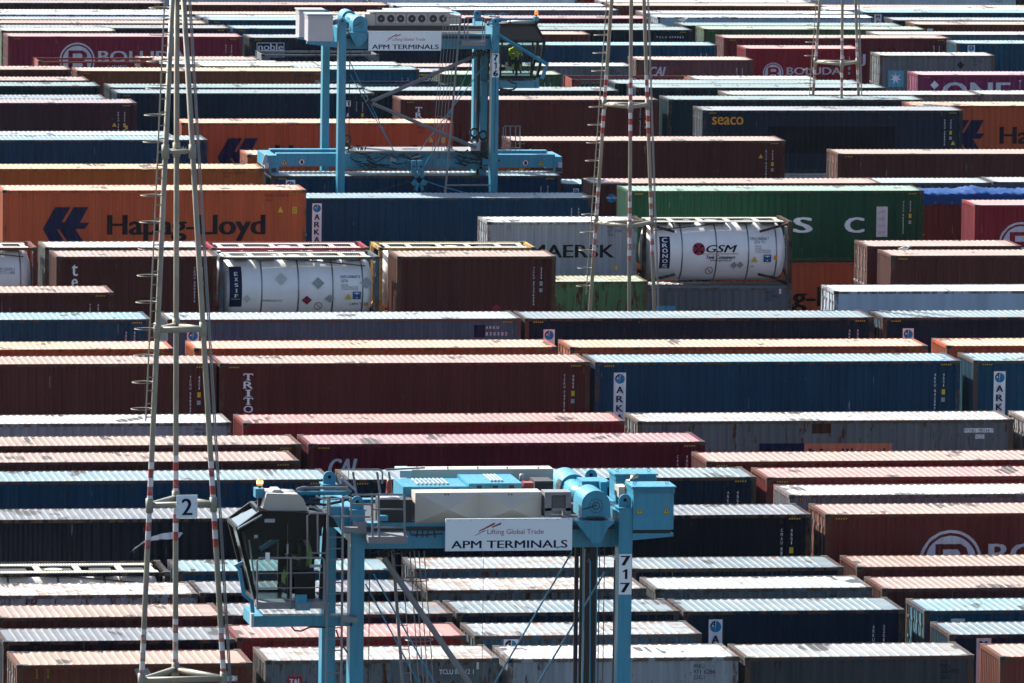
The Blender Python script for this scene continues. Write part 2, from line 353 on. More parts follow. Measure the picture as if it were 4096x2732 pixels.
('V', 40, 2.896, 349.4, 34.13, 8.579, 'amber', 'P', 0.1, 'box', 'amber orange container with black code at its right end, left of the far carrier spreader'),
('T0', 40, 2.591, 349.4, 58.86, 7.924, 'blue', 'P', 0.1, 'box', 'long blue container, 3rd from left in the 23rd row back'),
('T2', 20, 2.591, 349.4, 71.08, 7.954, 'steel', 'P', 0.5, 'box', 'short weathered steel blue container, 4th from left in the 23rd row back'),
('T3', 20, 2.591, 349.4, 77.2, 7.985, 'steel', 'P', 0.3, 'box', 'short weathered steel blue container, rightmost in the 23rd row back'),
('V2', 40, 2.896, 357.8, 46.7, 8.423, 'orange', 'D', 0.1, 'box', 'orange container directly behind the far carrier spreader beam'),
('BR2', 40, 2.896, 357.8, 72.22, 8.448, 'brown', 'D', 0.1, 'box', 'long brown container, rightmost in the 24th row back'),
('brn', 40, 2.896, 366, 59.34, 8.317, 'brown', 'P', 0.1, 'box', 'brown container with small navy plaque of yellow stripes, right of the far carrier'),
('CIU', 40, 2.896, 366, 33.85, 8.364, 'navy2', 'P', 0.2, 'box', 'deep blue container with white code block, behind the left mast'),
('CIB', 40, 2.591, 370.2, 32.82, 8.201, 'steel', 'P', 0.5, 'box', 'long weathered steel blue container, in the 26th row back'),
('HAP2', 40, 2.896, 373.8, 45.84, 8.448, 'orange', 'P', 0.05, 'box', 'orange container with dark arrow emblem, behind the far carrier blue legs'),
('seaco', 40, 2.896, 383.2, 71.0, 8.248, 'slate', 'D', 0.1, 'box', 'dark slate container with amber lettering and a darker repainted rectangle'),
('HAP3', 40, 2.896, 387.4, 81.67, 8.129, 'orange', 'P', 0.1, 'box', 'orange container with dark arrow emblem at the right edge'),
('FFA', 40, 2.896, 387.4, 33.26, 8.242, 'purple', 'P', 0.1, 'box', 'purple-brown container with yellow triangle sticker at the left edge'),
('TRI2', 40, 2.896, 391.6, 58.26, 8.06, 'brown2', 'P', 0.1, 'box', 'dark red-brown container with stacked white serif letters behind the far carrier'),
('DK1', 40, 2.591, 391.6, 70.93, 8.067, 'teal', 'P', 0.1, 'box', 'long dark teal container, rightmost in the 30th row back'),
('NV0', 40, 2.591, 391.6, 32.33, 8.101, 'navy', 'P', 0.4, 'box', 'long navy container, leftmost in the 30th row back'),
('navy', 40, 2.896, 395.8, 45.47, 8.023, 'tealnavy', 'P', 0.1, 'box', 'dark teal-navy container behind the far carrier left legs'),
('BG1', 40, 2.591, 395.8, 74.51, 7.97, 'grey', 'P', 0.3, 'box', 'long grey container, 2nd from left in the 31st row back'),
('BG2', 40, 2.591, 395.8, 86.75, 7.994, 'grey', 'P', 0.1, 'box', 'long grey container, rightmost in the 31st row back'),
('D40', 40, 2.591, 400, 45.62, 7.959, 'teal', 'D', 0.1, 'box', 'long dark teal container, 2nd from left in the 32nd row back'),
('D41', 40, 2.591, 400, 57.85, 7.825, 'teal', 'P', 0.2, 'box', 'long dark teal container, 3rd from left in the 32nd row back'),
('D42', 40, 2.591, 400, 32.98, 8.032, 'teal', 'P', 0.1, 'box', 'long dark teal container, leftmost in the 32nd row back'),
('D43', 40, 2.591, 400, 70.85, 7.97, 'teal', 'P', 0.1, 'box', 'long dark teal container, rightmost in the 32nd row back'),
('E40', 40, 2.591, 404.2, 70.58, 7.836, 'teal', 'P', 0.1, 'box', 'long dark teal container, rightmost in the 33rd row back'),
('E41', 40, 2.591, 404.2, 32.93, 7.965, 'brown', 'P', 0.1, 'box', 'long brown container, leftmost in the 33rd row back'),
('RK', 20, 2.591, 404.2, 56.36, 7.76, 'slate', 'F', 0.3, 'rack', 'dark empty open-sided frame behind the far carrier legs'),
('HLB', 40, 2.896, 408.4, 45.0, 8.096, 'amber2', 'D', 0.1, 'box', 'pale orange container with black code, behind the left mast near the top'),
('BR3', 40, 2.591, 408.4, 32.53, 8.163, 'brown', 'P', 0.1, 'box', 'long brown container, leftmost in the 34th row back'),
('W20', 20, 2.591, 408.4, 75.31, 7.712, 'grey', 'P', 0.2, 'box', 'short grey container, rightmost in the 34th row back'),
('RFR', 20, 2.591, 408.4, 69.18, 7.708, 'coral', 'F', 0.3, 'rack', 'coral red empty open-sided frame near the middle mast'),
('TE20', 20, 2.591, 412.6, 56.26, 7.86, 'teal2', 'P', 0.4, 'box', 'short teal container, leftmost in the 35th row back'),
('GR20', 20, 2.591, 412.6, 63.34, 7.62, 'olive2', 'D', 0.6, 'box', 'green short container behind the far carrier cab'),
('ONE', 40, 2.896, 412.6, 87.24, 7.617, 'magenta', 'D', 0.1, 'box', 'magenta container with huge pale letters at the upper right'),
('BAC', 20, 2.591, 416.8, 58.24, 7.418, 'royal', 'P', 0.1, 'box', 'royal blue container with yellow stripe, left of the green short one'),
('GY20', 20, 2.591, 416.8, 52.01, 7.701, 'khaki', 'P', 0.4, 'box', 'short pale green container, leftmost in the 36th row back'),
('WB20', 20, 2.591, 421, 56.62, 7.435, 'grey', 'P', 0.1, 'box', 'short grey container, 3rd from left in the 37th row back'),
('MR20', 20, 2.591, 421, 68.33, 7.396, 'grey', 'P', 0.2, 'box', 'short grey container, rightmost in the 37th row back'),
('WH20', 20, 2.591, 421, 50.54, 7.482, 'lgrey', 'P', 0.1, 'box', 'short light grey container, 2nd from left in the 37th row back'),
('RF0', 20, 2.591, 421, 44.44, 7.616, 'coral', 'F', 0.2, 'rack', 'coral red empty open-sided frame in front of the crimson container, upper left'),
('PK', 20, 2.591, 425.2, 62.67, 7.036, 'brown', 'P', 0.1, 'box', 'short brown container, 2nd from left in the 38th row back'),
('SA20', 20, 2.591, 425.2, 50.04, 7.376, 'brown', 'D', 0.1, 'box', 'short brown container, leftmost in the 38th row back'),
('cai', 20, 2.591, 425.2, 75.32, 7.396, 'dusty', 'D', 0.5, 'box', 'dusty pink-brown container with pale letters behind the middle mast'),
('BF', 20, 2.591, 429.4, 56.72, 7.343, 'grey', 'F', 0.3, 'rack', 'grey empty open-sided frame in front of the dark boxed-logo container'),
('star', 20, 2.591, 429.4, 88.78, 7.32, 'grey', 'D', 0.3, 'box', 'grey container with white star on a sky blue square, upper right'),
('ARB', 40, 2.591, 433.6, 68.88, 7.519, 'blue', 'P', 0.1, 'box', 'blue container with vertical codes at its right end, right of the far cab'),
('bol2', 20, 2.591, 433.6, 82.56, 7.355, 'red2', 'P', 0.1, 'box', 'bright red short container with circled letter emblem, behind the right mast'),
('ARR', 40, 2.591, 437.8, 94.61, 7.328, 'blue', 'P', 0.3, 'box', 'blue container with torn white logo panel at the upper right edge'),
('BOL1', 40, 2.896, 437.8, 44.64, 7.623, 'crimson2', 'D', 0.1, 'box', 'crimson container with circled letter emblem and pale name, upper left'),
('nob', 40, 2.896, 437.8, 57.17, 7.58, 'slate', 'P', 0.1, 'box', 'dark slate container with white boxed lettering, left of the far carrier'),
('redb', 40, 2.896, 442, 82.97, 7.294, 'red3', 'D', 0.3, 'box', 'brick red container behind the right mast, in front of the green one'),
('OS20', 20, 2.591, 442, 69.78, 7.469, 'rust', 'P', 0.3, 'box', 'rusty orange-brown short container beside the far carrier cab'),
('TCL', 40, 2.896, 446.2, 69.86, 7.411, 'teal', 'P', 0.1, 'box', 'dark teal container with spaced white code, upper centre right'),
('GS20', 20, 2.591, 446.2, 45.15, 7.316, 'khaki', 'P', 0.3, 'box', 'short pale green container, leftmost in the 43rd row back'),
('WR', 40, 2.591, 446.2, 91.98, 7.187, 'grey', 'P', 0.1, 'box', 'long grey container, rightmost in the 43rd row back'),
('grn', 40, 2.896, 450.4, 83.45, 7.156, 'olive2', 'D', 0.5, 'box', 'green rusty container behind the brick red one, upper right'),
('B2b', 40, 2.896, 450.4, 57.94, 7.149, 'blue', 'P', 0.1, 'box', 'long blue container, 2nd from left in the 44th row back'),
('GW', 40, 2.896, 450.4, 45.59, 7.162, 'slate', 'P', 0.5, 'box', 'long dark slate container, leftmost in the 44th row back'),
('BT', 40, 2.591, 454.6, 70.15, 6.983, 'teal', 'P', 0.1, 'box', 'long dark teal container, leftmost in the 45th row back'),
('K45', 40, 2.591, 454.6, 83.04, 7.052, 'teal', 'D', 0.2, 'box', 'long dark teal container, 2nd from left in the 45th row back'),
('O45', 40, 2.591, 454.6, 95.9, 7.129, 'rust', 'D', 0.1, 'box', 'long rusty orange-brown container, rightmost in the 45th row back'),
('S58', 40, 2.591, 458.8, 45.47, 6.816, 'brown', 'P', 0.1, 'box', 'long brown container, leftmost in the 46th row back'),
('B58', 40, 2.896, 458.8, 57.68, 7.006, 'blue', 'P', 0.1, 'box', 'long blue container, 2nd from left in the 46th row back'),
('G57', 40, 2.591, 458.8, 95.57, 7.062, 'slate', 'D', 0.1, 'box', 'long dark slate container, rightmost in the 46th row back'),
('G62', 40, 2.591, 463, 45.53, 6.722, 'slate', 'P', 0.1, 'box', 'long dark slate container, leftmost in the 47th row back'),
('W62', 40, 2.591, 463, 57.79, 6.832, 'steel', 'P', 0.1, 'box', 'long weathered steel blue container, 2nd from left in the 47th row back'),
('R62', 40, 2.591, 463, 70.57, 6.833, 'wine', 'P', 0.1, 'box', 'long wine red container, 3rd from left in the 47th row back'),
('X62', 40, 2.896, 463, 83.18, 6.901, 'white', 'D', 0.1, 'reefer', 'long white smooth refrigerated container, rightmost in the 47th row back'),
('X67', 40, 2.591, 467.2, 45.46, 6.701, 'white', 'P', 0.1, 'reefer', 'long white smooth refrigerated container, leftmost in the 48th row back'),
('M67', 40, 2.896, 467.2, 95.6, 6.9, 'blue', 'P', 0.1, 'box', 'blue container with white panel lettered M, top right'),
('L67', 40, 2.591, 467.2, 83.12, 6.824, 'mauve', 'P', 0.1, 'box', 'long mauve grey container, 2nd from left in the 48th row back'),
('S71', 40, 2.591, 471.4, 58.03, 6.434, 'rust', 'P', 0.1, 'box', 'long rusty orange-brown container, 2nd from left in the 49th row back'),
('G71', 40, 2.591, 471.4, 45.83, 6.531, 'khaki', 'P', 0.2, 'box', 'long pale green container, leftmost in the 49th row back'),
('MS71', 40, 2.591, 471.4, 70.29, 6.704, 'grey', 'P', 0.2, 'box', 'long grey container, 3rd from left in the 49th row back'),
('X71', 40, 2.591, 471.4, 94.35, 6.758, 'white', 'D', 0.1, 'reefer', 'long white smooth refrigerated container, rightmost in the 49th row back'),
('BR75', 40, 2.896, 475.6, 57.88, 6.672, 'brown', 'D', 0.1, 'box', 'long brown container, leftmost in the 50th row back'),
('X75', 40, 2.591, 475.6, 70.29, 6.648, 'white', 'P', 0.1, 'reefer', 'long white smooth refrigerated container, 2nd from left in the 50th row back'),
('S75', 40, 2.896, 475.6, 82.78, 6.675, 'rust', 'D', 0.1, 'box', 'long rusty orange-brown container, 3rd from left in the 50th row back'),
('S76', 40, 2.591, 475.6, 95.1, 6.595, 'rust', 'P', 0.1, 'box', 'long rusty orange-brown container, rightmost in the 50th row back'),
('PL', 40, 2.896, 479.8, 45.69, 6.473, 'purple', 'P', 0.1, 'box', 'long purple-brown container, leftmost in the 51st row back'),
('P79', 40, 2.591, 479.8, 82.94, 6.577, 'mauve', 'P', 0.1, 'box', 'long mauve grey container, rightmost in the 51st row back'),
('XA', 40, 2.896, 484, 57.63, 6.692, 'white', 'P', 0.1, 'reefer', 'long white smooth refrigerated container, 2nd from left in the 52nd row back'),
('XB', 40, 2.896, 484, 70.06, 6.749, 'white', 'P', 0.1, 'reefer', 'long white smooth refrigerated container, 3rd from left in the 52nd row back'),
('XC', 40, 2.896, 484, 82.43, 6.605, 'red', 'P', 0.1, 'box', 'long red container, 4th from left in the 52nd row back'),
('XD', 40, 2.896, 484, 95.9, 6.722, 'white', 'P', 0.1, 'reefer', 'long white smooth refrigerated container, 5th from left in the 52nd row back'),
('XE', 40, 2.896, 484, 108.25, 6.751, 'slate', 'P', 0.1, 'box', 'long dark slate container, rightmost in the 52nd row back'),
('XF', 40, 2.896, 484, 45.29, 6.663, 'slate', 'P', 0.1, 'box', 'long dark slate container, leftmost in the 52nd row back'),
]
MARKS = {
'HAP': [('poly', 'navyp', [[1.618, -1.555], [2.105, -0.682], [2.73, -0.683], [2.377, -1.277], [2.496, -1.289], [2.849, -0.683], [3.445, -0.684], [3.104, -1.308], [3.479, -1.309], [3.303, -1.559], [2.927, -1.558], [3.223, -2.017], [2.573, -2.016], [2.278, -1.574], [2.195, -1.586], [2.472, -2.016], [1.877, -2.014]]), ('poly', 'navyp', [[1.889, -2.014], [2.472, -2.016], [2.743, -2.457], [2.148, -2.455]]), ('poly', 'navyp', [[2.573, -2.016], [3.223, -2.017], [3.488, -2.459], [2.863, -2.457]]), ('text', 'blackp', [4.192, -2.052, 10.559, -1.001], 'Hapag-Lloyd', 'bh'), ('text', 'darkp', [10.552, -0.291, 11.465, -0.17], 'FANU 373147 4'), ('text', 'darkp', [10.554, -0.469, 10.813, -0.355], '45G1'), ('tri', 'yellow', [11.037, -0.906, 11.262, -0.667]), ('rect', 'yellow', [11.626, -0.949, 11.808, -0.686]), ('text', 'blackp', [11.644, -0.805, 11.789, -0.715], '2.9m'), ('text', 'blackp', [11.657, -0.925, 11.778, -0.829], '9\'6"')],
'HAP2': [('poly', 'navyp', [[1.618, -1.555], [2.105, -0.682], [2.73, -0.683], [2.377, -1.277], [2.496, -1.289], [2.849, -0.683], [3.445, -0.684], [3.104, -1.308], [3.479, -1.309], [3.303, -1.559], [2.927, -1.558], [3.223, -2.017], [2.573, -2.016], [2.278, -1.574], [2.195, -1.586], [2.472, -2.016], [1.877, -2.014]]), ('poly', 'navyp', [[1.889, -2.014], [2.472, -2.016], [2.743, -2.457], [2.148, -2.455]]), ('poly', 'navyp', [[2.573, -2.016], [3.223, -2.017], [3.488, -2.459], [2.863, -2.457]]), ('text', 'blackp', [4.192, -2.052, 10.559, -1.001], 'Hapag-Lloyd', 'bh'), ('text', 'darkp', [10.581, -0.273, 11.472, -0.153], 'FANU 023171 3'), ('text', 'darkp', [10.583, -0.452, 10.832, -0.345], '45G1'), ('tri', 'yellow', [11.068, -0.863, 11.279, -0.631]), ('rect', 'yellow', [11.637, -0.897, 11.801, -0.644])],
'HAP3': [('poly', 'navyp', [[1.618, -1.555], [2.105, -0.682], [2.73, -0.683], [2.377, -1.277], [2.496, -1.289], [2.849, -0.683], [3.445, -0.684], [3.104, -1.308], [3.479, -1.309], [3.303, -1.559], [2.927, -1.558], [3.223, -2.017], [2.573, -2.016], [2.278, -1.574], [2.195, -1.586], [2.472, -2.016], [1.877, -2.014]]), ('poly', 'navyp', [[1.889, -2.014], [2.472, -2.016], [2.743, -2.457], [2.148, -2.455]]), ('poly', 'navyp', [[2.573, -2.016], [3.223, -2.017], [3.488, -2.459], [2.863, -2.457]]), ('text', 'blackp', [4.192, -2.052, 10.559, -1.001], 'Hapag-Lloyd', 'bh')],
'HAPU': [('poly', 'navyp', [[1.618, -1.555], [2.105, -0.682], [2.73, -0.683], [2.377, -1.277], [2.496, -1.289], [2.849, -0.683], [3.445, -0.684], [3.104, -1.308], [3.479, -1.309], [3.303, -1.559], [2.927, -1.558], [3.223, -2.017], [2.573, -2.016], [2.278, -1.574], [2.195, -1.586], [2.472, -2.016], [1.877, -2.014]]), ('poly', 'navyp', [[1.889, -2.014], [2.472, -2.016], [2.743, -2.457], [2.148, -2.455]]), ('poly', 'navyp', [[2.573, -2.016], [3.223, -2.017], [3.488, -2.459], [2.863, -2.457]]), ('text', 'blackp', [4.192, -2.052, 10.559, -1.001], 'Hapag-Lloyd', 'bh')],
'V': [('text', 'darkp', [10.485, -0.238, 11.405, -0.138], 'FANU 168287 9'), ('text', 'darkp', [10.486, -0.386, 10.748, -0.286], '45G1'), ('tri', 'yellow', [10.986, -0.776, 11.186, -0.59]), ('rect', 'yellow', [11.576, -0.777, 11.733, -0.603])],
'HLB': [('text', 'darkp', [10.589, -0.276, 11.499, -0.169], 'HLBU 191688 0'), ('text', 'darkp', [10.591, -0.421, 10.868, -0.32], '45G1')],
'M3': [('text', 'darkp', [10.579, -0.219, 11.523, -0.13], 'FANU 148951 0')],
'V2': [('tri', 'yellow', [11.158, -0.782, 11.308, -0.603]), ('rect', 'yellow', [11.691, -0.782, 11.886, -0.604])],
'MAE': [('text', 'blackp', [1.702, -1.439, 5.145, -0.914], 'MAERSK', 'bwh'), ('text', 'darkp', [4.844, -0.28, 5.134, -0.173], 'MRSU'), ('text', 'darkp', [4.846, -0.429, 5.412, -0.315], '057 3740'), ('text', 'darkp', [4.848, -0.571, 5.138, -0.458], '22G1'), ('rect', 'yellow', [5.167, -1.927, 5.29, -1.754])],
'MSK': [('text', 'darkp', [4.966, -0.271, 5.27, -0.162], 'MSKU'), ('text', 'darkp', [4.968, -0.415, 5.466, -0.306], '4155388'), ('text', 'darkp', [4.97, -0.551, 5.256, -0.443], '22G1'), ('rect', 'whitep', [5.514, -0.266, 5.602, -0.063]), ('rect', 'sky', [0.527, -1.12, 1.322, -0.737])],
'UASC': [('text', 'whitep', [2.306, -1.703, 3.097, -1.081], 'U', 'bwh'), ('text', 'whitep', [4.49, -1.708, 5.356, -1.085], 'A', 'bwh'), ('text', 'whitep', [6.813, -1.713, 7.632, -1.09], 'S', 'bwh'), ('text', 'whitep', [8.932, -1.718, 9.765, -1.094], 'C', 'bwh'), ('rect', 'pinkp', [10.25, -1.889, 10.702, -0.661]), ('text', 'crimp', [10.308, -0.94, 10.617, -0.8], 'شركة', 'ar'), ('text', 'crimp', [10.313, -1.218, 10.622, -1.078], 'الملاحة', 'ar'), ('text', 'crimp', [10.318, -1.496, 10.627, -1.356], 'العربية', 'ar'), ('text', 'crimp', [10.323, -1.774, 10.632, -1.634], 'المتحدة', 'ar'), ('vcode', 'whitep', [0, 0, 0, 0], 'UACU5615322', '45G1')],
'L3': [('ark', 'whitep', [0.644, -0.351, 0.394, 5]), ('vcode', 'whitep', [0, 0, 0, 0], 'ARKU842397', '45G1')],
'L4': [('ark', 'whitep', [0.707, -0.363, 0.4, 5])],
'S2': [('ark', 'whitep', [0.699, -0.225, 0.3890000000000001, 5]), ('vcode', 'whitep', [0, 0, 0, 0], 'ARKU', '42G1')],
'C4': [('ark', 'whitep', [0.701, -0.23, 0.3770000000000001, 5]), ('vcode', 'whitep', [0, 0, 0, 0], 'ARKU', '22G1')],
'N2': [('ark', 'whitep', [0.683, -0.362, 0.403, 5]), ('text', 'whitep', [10.958, -0.369, 11.423, -0.275], 'A R K U'), ('text', 'whitep', [10.961, -0.596, 11.71, -0.48], '8 3 0 3 8 2'), ('rect', 'navyp', [10.561, -0.664, 10.938, -0.233])],
'N3': [('ark', 'whitep', [0.67, -0.387, 0.3869999999999999, 5]), ('vcode', 'whitep', [0, 0, 0, 0], 'ARKU', '45G1')],
'N4': [('ark', 'whitep', [0.724, -0.39, 0.393, 5])],
'U1': [('ark', 'whitep', [0.622, -0.177, 0.386, 5]), ('vcode', 'whitep', [0, 0, 0, 0], 'ARKU', '42G1')],
'T0': [('ark', 'whitep', [0.46, -0.202, 0.23299999999999993, 5])],
'ARR': [('ark', 'whitep', [0.629, -0.072, 0.3779999999999999, 5])],
'B3': [('ark', 'whitep', [0.78, -0.088, 0.395, 3])],
'B4': [('rect', 'pinkp', [0.745, -1.307, 1.151, -0.079]), ('text', 'navyp', [0.827, -0.388, 1.041, -0.179], 'M', 'b')],
'M67': [('rect', 'pinkp', [0.664, -0.599, 1.067, -0.076]), ('text', 'navyp', [0.753, -0.354, 0.975, -0.17], 'M', 'b'), ('text', 'navyp', [0.758, -0.599, 0.98, -0.449], 'A', 'b')],
'C5': [('rect', 'pinkp', [0.75, -0.355, 1.133, -0.23])],
'L1': [('vcode', 'whitep', [0, 0, 0, 0], 'TCNU558547', '45G1')],
'L2': [('vcode', 'whitep', [0, 0, 0, 0], 'TCKU747170', '45G1'), ('text', 'whitep', [0.794, -0.562, 1.113, -0.337], 'T', 's'), ('text', 'whitep', [0.797, -0.824, 1.115, -0.599], 'R', 's'), ('text', 'whitep', [0.8, -1.087, 1.118, -0.862], 'I', 's'), ('text', 'whitep', [0.802, -1.349, 1.121, -1.124], 'T', 's'), ('text', 'whitep', [0.805, -1.612, 1.123, -1.386], 'O', 's'), ('text', 'whitep', [0.807, -1.874, 1.126, -1.649], 'N', 's')],
'F2': [('vcode', 'whitep', [0, 0, 0, 0], 'CMAU887', '45G1')],
'J2': [('vcode', 'whitep', [0, 0, 0, 0], 'CAAU', '45G1'), ('text', 'pale', [0.627, -0.985, 1.513, -0.462], 'CAI', 'bih')],
'FFA': [('vcode', 'whitep', [0, 0, 0, 0], 'FFAU2646', '45G1'), ('tri', 'yellow', [11.053, -1.093, 11.26, -0.908]), ('rect', 'yellow', [11.664, -1.216, 11.775, -1.058])],
'TRI2': [('vcode', 'whitep', [0, 0, 0, 0], 'TCNU6335630', '45G1'), ('text', 'whitep', [0.727, -0.589, 1.031, -0.353], 'T', 's'), ('text', 'whitep', [0.73, -0.853, 1.034, -0.617], 'R', 's'), ('text', 'whitep', [0.733, -1.117, 1.038, -0.881], 'I', 's'), ('text', 'whitep', [0.737, -1.381, 1.041, -1.145], 'T', 's'), ('text', 'whitep', [0.74, -1.645, 1.044, -1.409], 'O', 's'), ('text', 'whitep', [0.743, -1.909, 1.047, -1.673], 'N', 's')],
'brn': [('vcode', 'whitep', [0, 0, 0, 0], 'ECIU939482', '45G1'), ('rect', 'navyp', [0.629, -0.578, 0.968, -0.284]), ('poly', 'yellow', [[0.697, -0.441], [0.912, -0.323], [0.932, -0.363], [0.75, -0.467]]), ('poly', 'yellow', [[0.685, -0.532], [0.88, -0.415], [0.855, -0.48], [0.698, -0.564]]), ('tri', 'yellow', [11.007, -0.774, 11.202, -0.597])],
'seaco': [('vcode', 'whitep', [0, 0, 0, 0], 'SEGU488820', '45G1'), ('rect', 'darkslate', [3.072, -1.99, 9.035, -0.753]), ('text', 'amber', [0.462, -0.671, 1.924, -0.309], 'seaco', 'b'), ('tri', 'yellow', [11.645, -1.6, 11.838, -1.408])],
'P3': [('vcode', 'whitep', [0, 0, 0, 0], 'TCLU37336334', '22G1'), ('diam', 'redp', [3.62, -2.142, 3.994, -1.803])],
'P1': [('vcode', 'whitep', [0, 0, 0, 0], 'TEMU3808579', '22G1'), ('text', 'whitep', [0.582, -0.731, 0.82, -0.306], 't', 's'), ('text', 'whitep', [0.586, -1.173, 0.823, -0.837], 'e', 's'), ('text', 'whitep', [0.589, -1.592, 0.826, -1.256], 'x', 's')],
'G2': [('vcode', 'whitep', [0, 0, 0, 0], 'ARKU', '45G1')],
'N1': [('vcode', 'whitep', [0, 0, 0, 0], 'ARKU', '45G1')],
'ARB': [('vcode', 'whitep', [0, 0, 0, 0], 'ARKU', '42G1')],
'BOL1': [('vcode', 'whitep', [0, 0, 0, 0], 'BOLU', '45G1'), ('bol', 'pale', [3.606, -1.252, 0.9219999999999997]), ('text', 'pale', [4.689, -1.336, 9.302, -0.755], 'BOLUDA', 'bh'), ('text', 'pale', [5.198, -1.626, 6.194, -1.488], 'LINES', 'b')],
'redb': [('vcode', 'whitep', [0, 0, 0, 0], 'BMOU', '45G1'), ('text', 'pale', [7.359, -1.488, 7.667, -0.865], 'J', 'b')],
'cai': [('vcode', 'whitep', [0, 0, 0, 0], 'BFXU', '22G1'), ('text', 'pale', [0.692, -0.858, 1.548, -0.361], 'CAI', 'bih')],
'TE20': [('vcode', 'whitep', [0, 0, 0, 0], 'TW', '22')],
'GR20': [('vcode', 'whitep', [0, 0, 0, 0], 'BCSU', '22G1')],
'O1': [('vcode', 'whitep', [0, 0, 0, 0], 'TGBU', '45G1')],
'bol2': [('vcode', 'whitep', [0, 0, 0, 0], 'BMOU', '22G1'), ('bol', 'pale', [1.478, -1.285, 0.5410000000000001]), ('text', 'pale', [2.188, -1.362, 5.088, -0.986], 'BOLUDA', 'bh')],
'navy': [('vcode', 'whitep', [0, 0, 0, 0], 'TCLU', '45G1'), ('rect', 'whitep', [10.848, -0.629, 11.063, -0.348]), ('text', 'navyp', [10.884, -0.594, 11.027, -0.383], 'T', 'b'), ('tri', 'whitep', [10.861, -1.099, 11.005, -0.909])],
'F3': [('bol', 'pale', [3.681, -1.398, 0.9119999999999999]), ('text', 'pale', [4.779, -1.502, 9.432, -0.884], 'BOLUDA', 'bh')],
'S5': [('bol', 'pale', [1.92, -1.601, 0.9020000000000001]), ('text', 'pale', [3.071, -1.814, 7.733, -1.233], 'BOLUDA', 'bh')],
'nob': [('frame', 'pale', [0.415, -0.701, 1.856, -0.273]), ('text', 'pale', [0.492, -0.661, 1.808, -0.325], 'noble', 'b'), ('text', 'pale', [0.648, -0.852, 1.85, -0.774], 'CONTAINER LEASING'), ('text', 'pale', [0.69, -1.051, 1.86, -0.973], 'AT-CONTAINER.COM')],
'ONE': [('text', 'pale', [1.245, -1.347, 4.733, -0.379], 'ONE', 'bwh'), ('diam', 'whitep', [0.663, -0.732, 1.089, -0.303]), ('text', 'pale', [5.139, -0.7, 5.244, -0.281], 'T', '')],
'star': [('rect', 'sky', [0.488, -1.632, 1.283, -0.791]), ('star', 'whitep', [0.558, -1.513, 1.193, -0.881]), ('diam', 'darkp', [4.081, -0.72, 4.48, -0.305]), ('text', 'darkp', [4.88, -0.233, 5.164, -0.138], 'MRKU'), ('text', 'darkp', [4.882, -0.375, 5.429, -0.281], '918 3730'), ('text', 'darkp', [4.885, -0.529, 5.161, -0.435], '22G1')],
'T1': [('disc', 'azure', [0.68, -0.798, 1.047, -0.452]), ('text', 'whitep', [0.657, -0.675, 1.082, -0.551], 'blue Sky')],
'F1': [('poly', 'pale', [[4.907, -1.024], [5.081, -0.817], [5.35, -0.628], [5.563, -0.516], [5.799, -0.439], [6.091, -0.396], [6.362, -0.399], [6.434, -0.422], [6.363, -0.512], [6.273, -0.59], [6.048, -0.595], [5.777, -0.597], [5.53, -0.64], [5.328, -0.695], [5.148, -0.807], [4.992, -0.93]])],
'K3': [('rect', 'whitep', [10.588, -0.423, 11.537, -0.284]), ('text', 'blackp', [10.603, -0.414, 11.527, -0.298], 'PONU 190164 7'), ('rect', 'whitep', [10.956, -0.622, 11.25, -0.487]), ('text', 'blackp', [10.971, -0.613, 11.24, -0.501], '42G1'), ('rect', 'navyp', [3.952, -1.159, 5.405, -0.735]), ('rect', 'salmonp', [5.403, -1.177, 8.245, -0.744]), ('rect', 'rustp', [5.651, -0.425, 6.26, -0.026]), ('text', 'navyp', [5.545, -1.152, 8.037, -0.912], 'Nedlloyd', 'b')],
'A2': [('rect', 'redp', [0.604, -0.687, 0.964, -0.425]), ('text', 'whitep', [0.632, -0.629, 0.941, -0.491], 'TAL', 'b'), ('rect', 'dgreyp', [4.246, -0.58, 5.411, -0.19]), ('text', 'whitep', [4.51, -0.41, 5.401, -0.285], 'TCLU 072 12 1'), ('rect', 'tape', [5.47, -0.284, 5.535, -0.098])],
'A3': [('text', 'blackp', [4.876, -0.301, 5.155, -0.193], 'MRKU'), ('text', 'blackp', [4.879, -0.447, 5.435, -0.337], '971 6284'), ('text', 'blackp', [4.881, -0.588, 5.16, -0.48], '22G1')],
'A4': [('text', 'blackp', [5.161, -0.332, 5.41, -0.224], 'MSKU'), ('text', 'blackp', [5.164, -0.479, 5.659, -0.368], '3604993'), ('text', 'blackp', [5.167, -0.62, 5.415, -0.513], '22G1')],
'D3': [('text', 'blackp', [4.85, -0.318, 5.136, -0.201], 'MRKU')],
'D4': [('text', 'blackp', [4.863, -0.318, 5.156, -0.204], 'MRKU')],
'K1': [('text', 'blackp', [11.039, -0.273, 11.322, -0.182], 'MRKU'), ('text', 'blackp', [11.04, -0.401, 11.522, -0.314], '435 521 0')],
'D1': [('text', 'blackp', [4.822, -0.297, 5.127, -0.192], 'MSKU')],
'A1': [('rect', 'whitep', [4.737, -0.475, 5.665, -0.342]), ('text', 'blackp', [4.744, -0.467, 5.658, -0.35], 'UXXU 139 19 2'), ('poly', 'greyp', [[3.025, -0.148], [3.338, -0.055], [3.532, -0.403], [3.17, -0.552]]), ('text', 'olivep', [0.467, -0.352, 0.583, -0.11], 'I', 's'), ('text', 'olivep', [0.752, -0.355, 0.865, -0.113], 'I', 's')],
'CIU': [('text', 'whitep', [10.831, -0.387, 11.254, -0.303], 'FCIU'), ('text', 'whitep', [10.832, -0.524, 11.528, -0.426], '950479 6'), ('text', 'whitep', [10.963, -0.633, 11.23, -0.549], '45G1')],
'TCL': [('text', 'whitep', [10.25, -0.454, 11.739, -0.35], 'T C L U  4 9 9 9 8 2')],
